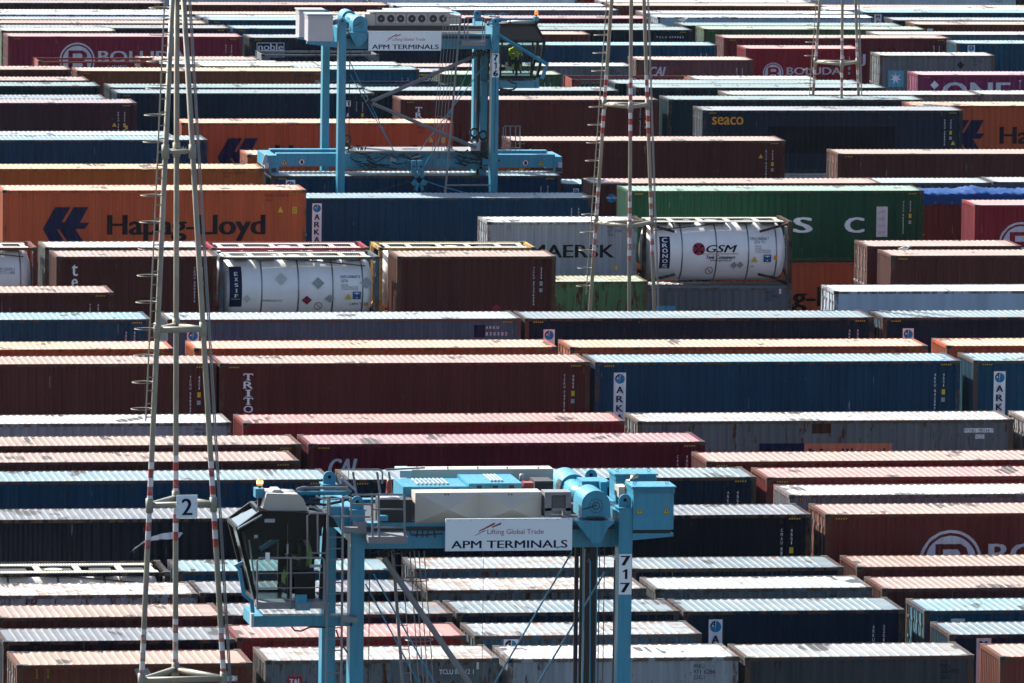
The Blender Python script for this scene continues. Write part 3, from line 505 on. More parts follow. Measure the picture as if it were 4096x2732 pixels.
'MR20': [('text', 'darkp', [4.964, -0.285, 5.219, -0.189], 'MRKU'), ('text', 'darkp', [4.939, -0.427, 5.486, -0.335], '453 3490'), ('text', 'blackp', [3.232, -1.306, 5.187, -0.903], 'MAERSK', 'bwh')],
'MS71': [('text', 'darkp', [11.142, -0.276, 11.427, -0.191], 'MSKU')],
'XA': [('text', 'darkp', [10.575, -0.424, 10.872, -0.342], 'MWCU')],
'XD': [('text', 'darkp', [10.659, -0.389, 11.352, -0.301], 'STLU 966048 1')],
'BAC': [('rect', 'yellow', [4.695, -0.209, 5.145, -0.096]), ('text', 'whitep', [4.322, -0.475, 5.405, -0.259], 'BEACON', 'si')],
'O45': [('rect', 'whitep', [0.712, -0.355, 1.038, -0.242])],
'GSM': [('rect', 'navyp', [0.703, -1.9, 1.133, -0.625]), ('text', 'whitep', [0.806, -0.846, 1.021, -0.673], 'C', 's'), ('text', 'whitep', [0.809, -1.035, 1.024, -0.893], 'R', 's'), ('text', 'whitep', [0.812, -1.255, 1.027, -1.088], 'O', 's'), ('text', 'whitep', [0.815, -1.46, 1.031, -1.302], 'N', 's'), ('text', 'whitep', [0.818, -1.664, 1.034, -1.516], 'O', 's'), ('text', 'whitep', [0.821, -1.862, 1.037, -1.717], 'S', 's'), ('disc', 'redp', [2.033, -1.369, 2.531, -0.849]), ('fan', 'blackp', [2.033, -1.369, 2.531, -0.849]), ('text', 'blackp', [2.582, -1.247, 3.846, -0.951], 'GSM', 'bi'), ('rect', 'redp', [2.444, -1.316, 3.879, -1.296]), ('text', 'blackp', [2.589, -1.505, 3.77, -1.363], 'Tank Containers', 'bi'), ('text', 'darkp', [2.744, -1.64, 3.629, -1.533], 'www.gsmsa.es'), ('text', 'darkp', [4.378, -0.765, 5.139, -0.656], 'CRXU 868266 7'), ('text', 'darkp', [4.54, -0.897, 4.988, -0.792], '22T6  T11'), ('text', 'darkp', [4.559, -1.028, 4.831, -0.981], 'RID/ADR'), ('text', 'darkp', [4.56, -1.107, 4.832, -1.059], 'AAR 600'), ('text', 'darkp', [4.562, -1.187, 5.201, -1.138], 'UN PORTABLE TANK'), ('text', 'darkp', [4.563, -1.266, 5.202, -1.217], 'TC IMPACT APPROVED'), ('tri', 'yellow', [4.413, -1.633, 4.669, -1.399]), ('rect', 'bluep', [4.916, -1.635, 5.224, -1.334]), ('text', 'whitep', [4.965, -1.59, 5.179, -1.382], 'T', 'b'), ('rect', 'amber', [5.332, -1.55, 5.469, -1.376]), ('nosm', 'redp', [2.581, -2.11, 2.894, -1.867]), ('diam', 'greyp', [3.58, -1.924, 3.857, -1.608]), ('diam', 'greyp', [3.836, -1.893, 4.118, -1.609]), ('text', 'darkp', [4.403, -1.853, 4.525, -1.777], '26')],
'P2': [('rect', 'navyp', [0.402, -1.903, 0.873, -0.409]), ('text', 'whitep', [0.586, -0.733, 0.723, -0.6], 'E', 's'), ('text', 'whitep', [0.588, -0.931, 0.725, -0.798], 'X', 's'), ('text', 'whitep', [0.59, -1.136, 0.727, -1.003], 'S', 's'), ('text', 'whitep', [0.592, -1.344, 0.729, -1.21], 'I', 's'), ('text', 'whitep', [0.594, -1.545, 0.731, -1.412], 'F', 's'), ('rect', 'greenp', [0.471, -1.62, 0.798, -1.585]), ('text', 'darkp', [1.651, -1.713, 2.41, -1.623], 'FLAMMABLE LIQUID, N.O.S.'), ('diam', 'redp', [3.135, -1.826, 3.521, -1.473]), ('rect', 'whitep', [3.214, -1.705, 3.441, -1.617]), ('text', 'blackp', [3.22, -1.705, 3.435, -1.617], '1993'), ('nosm', 'redp', [3.616, -2.001, 3.92, -1.763]), ('diam', 'greyp', [3.515, -1.227, 3.978, -0.781]), ('diam', 'greyp', [4.003, -1.748, 4.375, -1.429]), ('diam', 'greyp', [5.351, -1.213, 5.806, -0.778]), ('diam', 'greyp2', [2.127, -1.073, 2.586, -0.61]), ('diam', 'greyp2', [0.912, -1.746, 1.204, -1.428]), ('text', 'darkp', [4.605, -0.821, 5.346, -0.724], 'EXFU 058607 8'), ('text', 'darkp', [4.612, -0.973, 4.874, -0.877], '22T6'), ('text', 'darkp', [4.623, -1.1, 4.884, -1.05], 'RID/ADR'), ('text', 'darkp', [4.624, -1.179, 5.263, -1.128], 'UN PORTABLE TANK'), ('text', 'darkp', [4.625, -1.257, 5.263, -1.206], 'TC IMPACT APPROVED'), ('tri', 'yellow', [4.769, -1.615, 5.012, -1.391]), ('rect', 'bluep', [5.061, -1.616, 5.366, -1.326]), ('text', 'whitep', [5.111, -1.572, 5.316, -1.369], 'T', 'b'), ('text', 'darkp', [4.961, -1.842, 5.523, -1.753], 'L4BN T11'), ('rect', 'amber', [5.542, -1.886, 5.668, -1.747])],
'Q0': [('text', 'darkp', [4.539, -0.895, 5.228, -0.791], 'EXFU 252595 5'), ('text', 'darkp', [4.539, -1.019, 5.217, -0.921], '22T2 T11 L4BN')],
}
# ------------------------------------------------------------------ containers
CW = 2.438
PAL = dict(rust=(.125,.035,.022), grey=(.125,.145,.160), lgrey=(.29,.31,.345), dgrey=(.050,.054,.064), coral=(.19,.045,.038), black=(.0012,.003,.010), red=(.21,.015,.020),
    steel=(.050,.105,.155), navy=(.002,.015,.034), brown=(.082,.021,.018), blue=(.003,.055,.108), maroon=(.125,.024,.020), mauve=(.18,.16,.175), navy2=(.003,.038,.088),
    wine=(.095,.005,.016), brown2=(.092,.021,.018), orange=(.46,.088,.033), white=(.38,.47,.58), crimson=(.26,.010,.04), yellow=(.36,.24,.07), olive=(.072,.185,.082),
    green=(.008,.062,.028), red2=(.25,.014,.028), amber=(.36,.105,.022), slate=(.010,.020,.038), purple=(.042,.014,.024), teal=(.002,.020,.030), tealnavy=(.003,.020,.042),
    amber2=(.23,.070,.034), teal2=(.008,.085,.15), olive2=(.04,.14,.058), magenta=(.21,.020,.09), royal=(.010,.022,.09), khaki=(.17,.22,.15), dusty=(.15,.058,.065),
    crimson2=(.19,.014,.040), red3=(.125,.020,.026))
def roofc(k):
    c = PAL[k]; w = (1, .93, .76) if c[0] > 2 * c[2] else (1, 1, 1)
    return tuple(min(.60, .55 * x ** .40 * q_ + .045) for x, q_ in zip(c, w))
PITCH, DEP = .278, .046
def corr(mb, x0, x1, z0, z1, y, dep=DEP, pitch=PITCH, mi=0):
    """trapezoid corrugated sheet facing -y; outer plane at y, troughs go to y+dep"""
    n = max(1, round((x1 - x0) / pitch)); p = (x1 - x0) / n; pr = []
    for i in range(n):
        a = x0 + i * p
        pr += [(a, y), (a + .26*p, y), (a + .5*p, y + dep), (a + .76*p, y + dep)]
    pr.append((x1, y))
    k = len(pr)
    mb.add([(x, yy, z0) for x, yy in pr] + [(x, yy, z1) for x, yy in pr], [(i, i+1, i+1+k, i+k) for i in range(k-1)], mi)
def swap(mb, fn):
    mb.v = [fn(*v) for v in mb.v]; return mb
_cm = {}
def cmesh(kind, L, h, var=''):
    key = (kind, L, h, var)
    if key in _cm: return _cm[key]
    X, Y = L / 2, CW / 2; b = MB(); mats = M_SIDE; 
    if kind == 'side':
        if var == 'flat':
            b.box(-X+.14, -Y+.012, .16, X-.14, -Y+.05, h-.10)
            n = int(L / 1.2)
            for i in range(1, n): b.box(-X + i*L/n - .006, -Y+.008, .2, -X + i*L/n + .006, -Y+.014, h-.2)
        else: corr(b, -X+.16, X-.16, .15, h-.10, -Y+.012)
    elif kind == 'frame':
        mats = M_FRAME
        for sx in (-1, 1):
            for sy in (-1, 1):
                x = sx*(X-.085); y = sy*(Y-.07)
                b.box(x-.075, y-.07, .11, x+.075, y+.07, h-.11)
            x = sx*(X-.06)
            b.box(x-.06, -Y+.14, h-.11, x+.06, Y-.14, h-.008); b.box(x-.06, -Y+.14, .02, x+.06, Y-.14, .15)
        for sy in (-1, 1):
            y = sy*(Y-.035)
            b.box(-X+.17, y-.033, h-.105, X-.17, y+.033, h-.012); b.box(-X+.17, y-.033, .02, X-.17, y+.033, .155)
        b.box(-X+.15, -Y+.06, .06, X-.15, Y-.06, .13)
    elif kind == 'roof':
        mats = M_ROOF
        b.box(-X+.12, -Y+.07, h-.05, X-.12, Y-.07, h-.026)
        if var == 'flat':
            n = int(L / 1.2)
            for i in range(1, n): b.box(-X + i*L/n - .012, -Y+.08, h-.026, -X + i*L/n + .012, Y-.08, h-.020)
            b.box(-X+.13, -Y+.072, h-.026, X-.13, -Y+.12, h-.016)
        else:
            p = .265 if var == 'wide' else .21
            x = -X + .42; top = h - .009
            while x < X - .42:
                y0 = -Y+.09; y1 = Y-.09; w0, w1 = .052, .028
                b.add([(x-.045,y0,h-.026),(x+.080,y0,h-.026),(x+.080,y1,h-.026),(x-.045,y1,h-.026),(x-.028,y0+.008,top),(x+.012,y0+.008,top),(x+.012,y1-.008,top),(x-.028,y1-.008,top)],
                      [(4,5,6,7),(0,1,5,4),(1,2,6,5),(2,3,7,6),(3,0,4,7)])
                x += p
            for sx in (-1, 1): b.box(sx*(X-.22)-.09, -Y+.20, h-.026, sx*(X-.22)+.09, Y-.20, h-.014)
    elif kind == 'end':
        corr(b, -Y+.16, Y-.16, .15, h-.11, 0, .045, .22)
        swap(b, lambda x, y, z: (-X + .03 + y, -x, z))
    elif kind == 'door':
        for k in (0,):
            b.box(-X+.045, -Y+.15, .15, -X+.085, -.008, h-.12)
            for z in (.35, .95, 1.55, 2.1): b.box(-X+.030, -Y+.22, z, -X+.045, -.08, z+.32)
    elif kind == 'rod':
        mats = M_ROD
        b.tube([(0, 0, .10), (0, 0, h-.10)], .021, 6)
        for z in (.35, 1.0, 1.6, h-.45): b.box(-.02, -.06, z, .03, .06, z+.07)
        b.box(-.035, -.02, 1.05, -.01, .32, 1.12)
    elif kind == 'cast':
        mats = [M_CAST, M_HOLE]
        b.box(-.089, -.081, -.059, .089, .081, .059)
        b.box(-.040, -.0835, -.028, .040, -.079, .028, 1); b.box(-.0915, -.04, -.028, -.087, .04, .028, 1); b.box(-.055, -.03, .056, .055, .03, .0605, 1)
    elif kind == 'vent':
        b.box(-.035, -Y-.010, h-.29, .035, -Y+.03, h-.14); b.box(-.026, -Y-.018, h-.275, .026, -Y-.009, h-.19)
    elif kind == 'lower':
        corr(b, -X+.16, X-.16, .15, h-.10, -Y+.012)
        c = MB(); corr(c, -X+.16, X-.16, .15, h-.10, -Y+.012); swap(c, lambda x, y, z: (-x, -y, z)); b.add(c.v, c.f)
        c = MB(); corr(c, -Y+.16, Y-.16, .15, h-.11, 0, .045, .22); swap(c, lambda x, y, z: (-X+.03+y, -x, z)); b.add(c.v, c.f)
        c = MB(); corr(c, -Y+.16, Y-.16, .15, h-.11, 0, .045, .22); swap(c, lambda x, y, z: (X-.03-y, x, z)); b.add(c.v, c.f)
        for sx in (-1, 1):
            for sy in (-1, 1): b.box(sx*(X-.08)-.08, sy*(Y-.07)-.07, 0, sx*(X-.08)+.08, sy*(Y-.07)+.07, h)
            b.box(sx*(X-.06)-.06, -Y+.14, h-.11, sx*(X-.06)+.06, Y-.14, h-.01); b.box(sx*(X-.06)-.06, -Y+.14, .02, sx*(X-.06)+.06, Y-.14, .15)
        for sy in (-1, 1):
            y = sy*(Y-.035); b.box(-X+.17, y-.033, h-.105, X-.17, y+.033, h-.012); b.box(-X+.17, y-.033, .02, X-.17, y+.033, .155)
        b.box(-X+.13, -Y+.07, h-.045, X-.13, Y-.07, h-.02); b.box(-X+.13, -Y+.07, .06, X-.13, Y-.07, .12)
    me = b.mesh(kind, mats); _cm[key] = me; return me

def marks(root, cid, L, h, conf=None):
    y = -CW / 2 - .003
    for i, mk in enumerate(MARKS.get(cid, [])):
        kind, colr, g = mk[:3]; b = MB(); yy = y - .0012 * i; nm = 'marking'; X0 = -L / 2; pm = PM.get(colr)
        if kind in ('rect', 'text', 'tri', 'diam', 'disc', 'frame', 'star', 'nosm', 'fan'):
            x0, z0, x1, z1 = X0 + g[0], h + g[1], X0 + g[2], h + g[3]; cx, cz, rx_, rz_ = (x0+x1)/2, (z0+z1)/2, (x1-x0)/2, (z1-z0)/2
        if kind == 'rect':
            n = 12 if conf else 1; nm = 'panel'
            for k in range(n):
                a, c = z0 + (z1-z0)*k/n, z0 + (z1-z0)*(k+1)/n; b.poly([(x0,a),(x1,a),(x1,c),(x0,c)], yy)
        elif kind == 'text': put_text(b, mk[3], (x0, z0, x1, z1), yy, mk[4] if len(mk) > 4 else ''); nm = 'lettering'
        elif kind == 'poly': b.poly([(X0 + p[0], h + p[1]) for p in g], yy); nm = 'emblem'
        elif kind == 'tri':
            nm = 'sticker'; b.poly([(x0,z0),(x1,z0),(cx,z1)], yy)
        elif kind == 'diam': b.poly([(x0,cz),(cx,z0),(x1,cz),(cx,z1)], yy); nm = 'sticker'
        elif kind == 'disc': b.poly(circ(cx, cz, rx_), yy); nm = 'emblem'
        elif kind == 'fan':
            nm = 'emblem'
            for a in range(4): b.poly([(cx, cz)] + [(cx + rx_*math.cos(R(45+90*a+d)), cz + rx_*math.sin(R(45+90*a+d))) for d in (-14, 0, 14)], yy)
        elif kind == 'nosm': ring(b, cx, cz, rx_*.85, rx_, yy); b.poly([(cx-rx_*.62,cz+rx_*.72),(cx-rx_*.72,cz+rx_*.62),(cx+rx_*.62,cz-rx_*.72),(cx+rx_*.72,cz-rx_*.62)], yy); nm = 'sticker'
        elif kind == 'frame':
            nm = 'emblem'; t = .035
            for q in ((x0,z0,x1,z0+t),(x0,z1-t,x1,z1),(x0,z0,x0+t,z1),(x1-t,z0,x1,z1)): b.poly([(q[0],q[1]),(q[2],q[1]),(q[2],q[3]),(q[0],q[3])], yy)
        elif kind == 'star':
            nm = 'emblem'; b.poly([(cx + rx_*(1 if k % 2 == 0 else .36)*math.cos(math.pi/2 + math.pi*k/7), cz + rz_*(1 if k % 2 == 0 else .36)*math.sin(math.pi/2 + math.pi*k/7)) for k in range(14)], yy)
        elif kind == 'bol':
            nm = 'emblem'; cx, cz, r = X0 + g[0], h + g[1], g[2]
            ring(b, cx, cz, r*.91, r, yy); b.poly(circ(cx, cz, r*.82, 40), yy); drape(b, L).build('emblem', pm, root)
            b = MB(); pm = M_SIDE; yy -= .001
            # dark letter inside the disc, open bowl at the right
            x0, x1, z0, z1 = cx-.5*r, cx+.56*r, cz-.60*r, cz+.56*r
            o = [(x0,z1),(x1-.25*r,z1),(x1-.06*r,z1-.12*r),(x1,z1-.3*r),(x1-.05*r,z1-.48*r),(x1-.2*r,cz-.02*r),(x1-.02*r,cz-.14*r),(x1+.02*r,z0+.22*r),(x1+.02*r,z0),(x0,z0)]
            b.poly(o, yy); drape(b, L).build('emblem', pm, root, color=root['col'], rust=0.)
            b = MB(); pm = PM[colr]; yy -= .001
            b.poly([(x0+.25*r,z1-.17*r),(x1-.34*r,z1-.17*r),(x1-.24*r,z1-.3*r),(x1-.34*r,z1-.43*r),(x0+.25*r,z1-.43*r)], yy)
            b.poly([(x0+.25*r,cz-.12*r),(x1-.33*r,cz-.12*r),(x1-.25*r,cz-.2*r),(x1-.25*r,z0+.0*r),(x0+.25*r,z0)], yy)
        elif kind == 'ark':
            x, z, w, n = g; x = X0 + x; z = h + z
            b.poly([(x,z-w*.85-.31*n-.04),(x+w,z-w*.85-.31*n-.04),(x+w,z),(x,z)], yy); drape(b, L).build('panel', pm, root)
            b = MB(); cx, cz, r = x+w/2, z-w*.52, w*.41
            b.poly(circ(cx, cz, r, 24, -math.pi/2, math.pi/2), yy-.001); b.poly(circ(cx, cz, r, 24, math.pi, 1.5*math.pi)+[(cx,cz-r),(cx,cz)], yy-.001)
            drape(b, L).build('emblem', PM['azure'], root); b = MB(); pm = PM['navyp']
            for k in range(10):
                a0, a1 = math.pi/2 + k*math.pi/20, math.pi/2 + (k+1)*math.pi/20
                b.poly([(cx+.68*r*math.cos(a0),cz+.68*r*math.sin(a0)),(cx+r*math.cos(a0),cz+r*math.sin(a0)),(cx+r*math.cos(a1),cz+r*math.sin(a1)),(cx+.68*r*math.cos(a1),cz+.68*r*math.sin(a1))], yy-.002)
            b.poly([(cx-.28*r,cz+.05*r),(cx-.05*r,cz+.05*r),(cx-.05*r,cz+r),(cx-.28*r,cz+.95*r)], yy-.002); b.poly([(cx-.6*r,cz+.42*r),(cx-.1*r,cz+.1*r),(cx-.1*r,cz+.28*r),(cx-.5*r,cz+.55*r)], yy-.002)
            drape(b, L).build('emblem', pm, root); b = MB(); nm = 'lettering'
            for k, ch in enumerate('ARKAS'[:n]): 
                zt = z - w*1.15 - .305*k; put_text(b, ch, (x+w*.2, zt-.215, x+w*.8, zt), yy-.002, 'b')
        elif kind == 'vcode':
            nm = 'lettering'; c1, c2 = mk[3], mk[4]
            for s, x in ((c1, L/2-.875), (c2, L/2-.59)):
                for k, ch in enumerate(s):
                    z = h - .42 - .118*k - (.06 if k > 3 else 0); put_text(b, ch, (x, z-.09, x+.055, z), yy)
            c = MB(); c.poly([(L/2-.62,h-1.12),(L/2-.51,h-1.12),(L/2-.51,h-.95),(L/2-.62,h-.95)], yy); c.build('sticker', PM['yellow' if h > 2.7 else 'greyp'], root)
            c = MB(); c.poly([(L/2-.63,h-1.36),(L/2-.51,h-1.36),(L/2-.51,h-1.22),(L/2-.63,h-1.22)], yy); c.build('sticker', PM['greyp'], root)
        if conf:
            ex = .0 if kind in ('rect', 'text') else .022
            b.v = [(x, -math.sqrt(max(.05, conf[0]**2 - (z-conf[1])**2)) - .004 - ex + (yv - y), z) for x, yv, z in b.v]
        elif root.name.startswith('shipping') and kind not in ('vcode',) and b.f and max(v[0] for v in b.v) - min(v[0] for v in b.v) > .25: drape(b, L)
        if b.f: b.build(nm, pm, root)
import bmesh
def drape(b, L):
    """lay flat markings onto the corrugated sheet"""
    if not b.f: return b
    xs = [v[0] for v in b.v]; x0, x1 = min(xs), max(xs)
    A = -L/2 + .16; n = max(1, round((L - .32) / PITCH)); p = (L - .32) / n; ys = -CW/2 + .012
    bm = bmesh.new(); vv = [bm.verts.new(v) for v in b.v]
    for f in b.f:
        try: bm.faces.new([vv[i] for i in f])
        except ValueError: pass
    for i in range(n):
        for fr in (0, .26, .5, .76):
            x = A + (i + fr) * p
            if x0 < x < x1: bmesh.ops.bisect_plane(bm, geom=bm.verts[:] + bm.edges[:] + bm.faces[:], dist=1e-6, plane_co=(x, 0, 0), plane_no=(1, 0, 0))
    for v in bm.verts:
        tt = ((v.co.x - A) / p) % 1.0 if v.co.x > A else 0
        d = 0 if tt <= .26 or tt > .9999 else ((tt - .26) / .24 if tt < .5 else (1 if tt <= .76 else (1 - tt) / .24))
        v.co.y = v.co.y + (ys + .003 - .003) - (-CW/2 - .003) - .004 + d * DEP
    bm.verts.index_update(); b.v = [tuple(v.co) for v in bm.verts]; b.f = [tuple(v.index for v in f.verts) for f in bm.faces]; b.m = [0] * len(b.f); bm.free(); return b
def hazard(root, L, h):
    y = -CW/2 - .004
    for x in (-L/2+.30, L/2-.66):
        b = MB().poly([(x,h-.155),(x+.36,h-.155),(x+.36,h-.108),(x,h-.108)], y).build('warning_stripe', PM['blackp'], root); c = MB()
        for k in range(5):
            q = x + .01 + k*.072; c.poly([(q,h-.152),(q+.032,h-.152),(q+.052,h-.111),(q+.02,h-.111)], y-.0015)
        c.build('yellow_dashes', PM['yellow'], b)

def corners(root, L, h):
    for sx in (-1, 1):
        for sy in (-1, 1):
            for z in (h-.059, .059):
                link('corner_casting', cmesh('cast', 0, 0), root, loc=(sx*(L/2-.089), sy*(CW/2-.081), z), rz=(math.pi if sx > 0 else 0))
def add_end(root, L, h, typ, col, rust, side=-1):
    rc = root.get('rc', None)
    if rc and side < 0: col = tuple(a * .5 + b_ * .5 for a, b_ in zip(col, rc))  # left ends lightened: sun glare painted into wall and door colour
    rz = 0 if side < 0 else math.pi
    if typ == 'D':
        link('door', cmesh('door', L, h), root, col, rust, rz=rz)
        d2 = cmesh('door', L, h).copy(); 
        key = ('door2', L, h)
        if key not in _cm:
            for v in d2.vertices: v.co.y += CW/2 - .142 + .008 - .01
            _cm[key] = d2
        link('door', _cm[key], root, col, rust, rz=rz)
        for y in (-.86, -.36, .30, .80): link('lock_rod', cmesh('rod', 0, h), root, loc=(side*(L/2-.005), y, 0), rz=rz)
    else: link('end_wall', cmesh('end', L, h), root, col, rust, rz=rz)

def box_container(cid, L, h, loc, ck, end, rust, label, kind, cat='container', group='shipping containers stacked in rows'):
    col = PAL[ck]; root = thing('shipping_container' if kind != 'reefer' else 'refrigerated_container', loc, label, cat, group)
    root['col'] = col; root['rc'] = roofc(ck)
    flat = 'flat' if kind == 'reefer' else ''
    link('side_panel', cmesh('side', L, h, flat), root, col, rust)
    link('side_panel', cmesh('side', L, h, flat), root, col, rust, rz=math.pi)
    fc = tuple(x * .8 for x in col)
    link('frame', cmesh('frame', L, h), root, fc, min(1, rust + .42))
    if kind != 'tarp':
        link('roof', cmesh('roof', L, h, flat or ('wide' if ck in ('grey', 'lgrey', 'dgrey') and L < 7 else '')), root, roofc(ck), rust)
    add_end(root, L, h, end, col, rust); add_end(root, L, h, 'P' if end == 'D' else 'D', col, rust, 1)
    corners(root, L, h)
    if h > 2.7 and kind == 'box': hazard(root, L, h)
    if kind == 'box':
        for sx in (-1, 1):
            vx = L/2 + sx*(L/2-.86)
            if any(m_[0] in ('rect','text') and m_[2][0] < vx+.08 and m_[2][2] > vx-.08 and m_[2][3] > -.45 or m_[0] == 'ark' and abs(m_[2][0]+.2-vx) < .4 for m_ in MARKS.get(cid, [])): continue
            link('air_vent', cmesh('vent', 0, h), root, tuple(x*.8+.01 for x in col), rust, loc=(sx*(L/2-.86), 0, 0))
    marks(root, cid, L, h)
    del root['col']; del root['rc']
    return root

M_TANK = plain('tank_cladding', (.80, .78, .78), .38, var=.30, sc=1.2)
M_BAND = plain('steel_band', (.22, .23, .24), .35, .8)
M_WALK = plain('walkway_grating', (.40, .38, .33), .5, .1, var=.2, sc=5)
M_DARK = plain('dark_void', (.02, .02, .022), .6)
M_PIPE = plain('rusty_pipe', (.10, .075, .06), .6, .2, var=.5)
def tank_container(cid, L, h, loc, ck, rust, label):
    col = PAL[ck]; root = thing('tank_container', loc, label, 'tank container', 'framed tanks')
    X, Y, rt, zc = L/2, CW/2, 1.17, 1.30; root['col'] = col
    b = MB(); n = 40; prof = [(-X+.16, .35), (-X+.20, .72), (-X+.28, .98), (-X+.42, 1.12), (-X+.60, rt), (X-.60, rt), (X-.42, 1.12), (X-.28, .98), (X-.20, .72), (X-.16, .35)]
    vs = [(x, r*math.cos(2*math.pi*k/n), zc + r*math.sin(2*math.pi*k/n)) for x, r in prof for k in range(n)]
    fs = [(i*n+k, i*n+(k+1) % n, (i+1)*n+(k+1) % n, (i+1)*n+k) for i in range(len(prof)-1) for k in range(n)]
    b.add(vs, [f[::-1] for f in fs] + [tuple(range(n)), tuple((len(prof)-1)*n+k for k in range(n))[::-1]]); b.build('tank_shell', M_TANK, root, smooth=True)
    for x in (-X+1.62, -.02, X-1.75, X-.62):
        b = MB(); m_ = 48; rr = rt + .012
        b.add([(xx, r*math.cos(2*math.pi*k/m_), zc+r*math.sin(2*math.pi*k/m_)) for xx, r in ((x-.026, rt-.01), (x-.026, rr), (x+.026, rr), (x+.026, rt-.01)) for k in range(m_)],
              [(i*m_+(k+1) % m_, i*m_+k, (i+1)*m_+k, (i+1)*m_+(k+1) % m_) for i in range(3) for k in range(m_)])
        b.build('steel_band', M_BAND, root, smooth=True)
    fr = MB()
    for sx in (-1, 1):
        for sy in (-1, 1): fr.box(sx*(X-.08)-.07, sy*(Y-.07)-.07, .11, sx*(X-.08)+.07, sy*(Y-.07)+.07, h-.11)
        for z in (.07, h-.065): fr.box(sx*(X-.08)-.06, -Y+.12, z-.06, sx*(X-.08)+.06, Y-.12, z+.058)
        for sy in (-1, 1):
            fr.bar((sx*(X-.1), sy*(Y-.1), .2), (sx*(X-.1), 0, .55), .09, .09)
    full = cid not in ('GSM',)
    for sy in (-1, 1):
        if full: fr.box(-X+.15, sy*(Y-.05)-.045, h-.115, X-.15, sy*(Y-.05)+.045, h-.02)
        else:
            for sx in (-1, 1): fr.tube([(sx*(X-.15), sy*(Y-.06), h-.1), (sx*(X-1.3), sy*(Y-.12), h-.42)], .05, 8)
        fr.box(-X+.15, sy*(Y-.05)-.045, .03, X-.15, sy*(Y-.05)+.045, .12) if full else None
        for sx in (-1, 1): fr.tube([(sx*(X-.15), sy*(Y-.06), .2), (sx*(X-1.35), sy*(Y-.14), .46)], .055, 8)
    fr.build('frame', M_FRAME, root, color=col, rust=min(1, rust+.3))
    wk = MB(); zt = h-.028
    for y in (-.86, .62):
        wk.box(-X+.3, y-.20, zt-.03, X-.3, y+.20, zt)
        x = -X+.3
        while x < X-.34: wk.box(x, y-.2, zt, x+.03, y+.2, zt+.012); x += .075
    for x in (-X+.45, -X+1.3, -.55, .55, X-1.3, X-.45): wk.box(x-.09, -.66, zt-.03, x+.09, .42, zt)
    wk.build('walkway', M_WALK, root)
    for x0, x1 in ((-X+.6, -X+1.15), (-X+1.45, -X+2.2), (-.42, .42), (X-2.1, X-1.5), (X-1.15, X-.6)):
        MB().box(x0, -.60, zt-.12, x1, .36, zt-.06).build('hatch_tray', M_DARK, root)
    hb = MB(); hb.tube([(-.1, -.12, zt-.3), (-.1, -.12, zt-.02)], .26, 20); hb.build('manlid', M_WALK, root, smooth=False)
    pp = MB(); s = 1 if full else -1
    pts = [(s*(-.2), z) for z in (h-.12,)]; path = [(-s*.2, h-.13), (s*.4, h-.22), (s*1.5, h-.30), (s*2.55, h-.40)]
    pp.tube([(x, -math.sqrt(max(.04, rt*rt-(z-zc)**2))-.03, z) for x, z in path], .022, 6)
    pp.tube([(s*1.7, -.35, h-.05), (s*1.7, -math.sqrt(rt*rt-(h-.32-zc)**2)-.03, h-.32)], .03, 6); pp.build('drain_pipe', M_PIPE, root)
    ld = MB()
    for y in (-.2, .2): ld.bar((X-.02, y, .15), (X-.02, y, h-.1), .04, .04)
    for k in range(8): ld.bar((X-.02, -.2, .3+.28*k), (X-.02, .2, .3+.28*k), .03, .03)
    ld.build('ladder', M_ROD, root)
    corners(root, L, h); marks(root, cid, L, h, (rt+.002, zc)); del root['col']
    return root
def rack_container(cid, L, h, loc, ck, rust, label):
    col = PAL[ck]; root = thing('open_frame_container', loc, label, 'open frame', 'empty open-sided frames'); X, Y = L/2, CW/2
    b = MB()
    for sx in (-1, 1):
        for sy in (-1, 1):
            b.box(sx*(X-.08)-.075, sy*(Y-.07)-.07, .1, sx*(X-.08)+.075, sy*(Y-.07)+.07, h-.1)
            b.prism([(sx*(X-.15), h-.12), (sx*(X-.55), h-.12), (sx*(X-.15), h-.6)][::-sx], sy*(Y-.07)-.02, sy*(Y-.07)+.02)
    for sy in (-1, 1): b.box(-X+.15, sy*(Y-.045)-.045, h-.11, X-.15, sy*(Y-.045)+.045, h-.015)
    b.build('frame', M_FRAME, root, color=col, rust=rust)
    for sx in (-1, 1):
        e = MB(); e.box(sx*(X-.08)-.03, -Y+.13, .1, sx*(X-.08)+.03, Y-.13, h-.03); e.build('end_panel', M_SIDE, root, color=tuple(min(.6, x*1.3) for x in col), rust=rust)
    MB().box(-X+.02, -Y+.02, .02, X-.02, Y-.02, .14).build('floor', M_FRAME, root, color=(.12,.10,.08), rust=.5)
    corners(root, L, h); marks(root, cid, L, h); return root

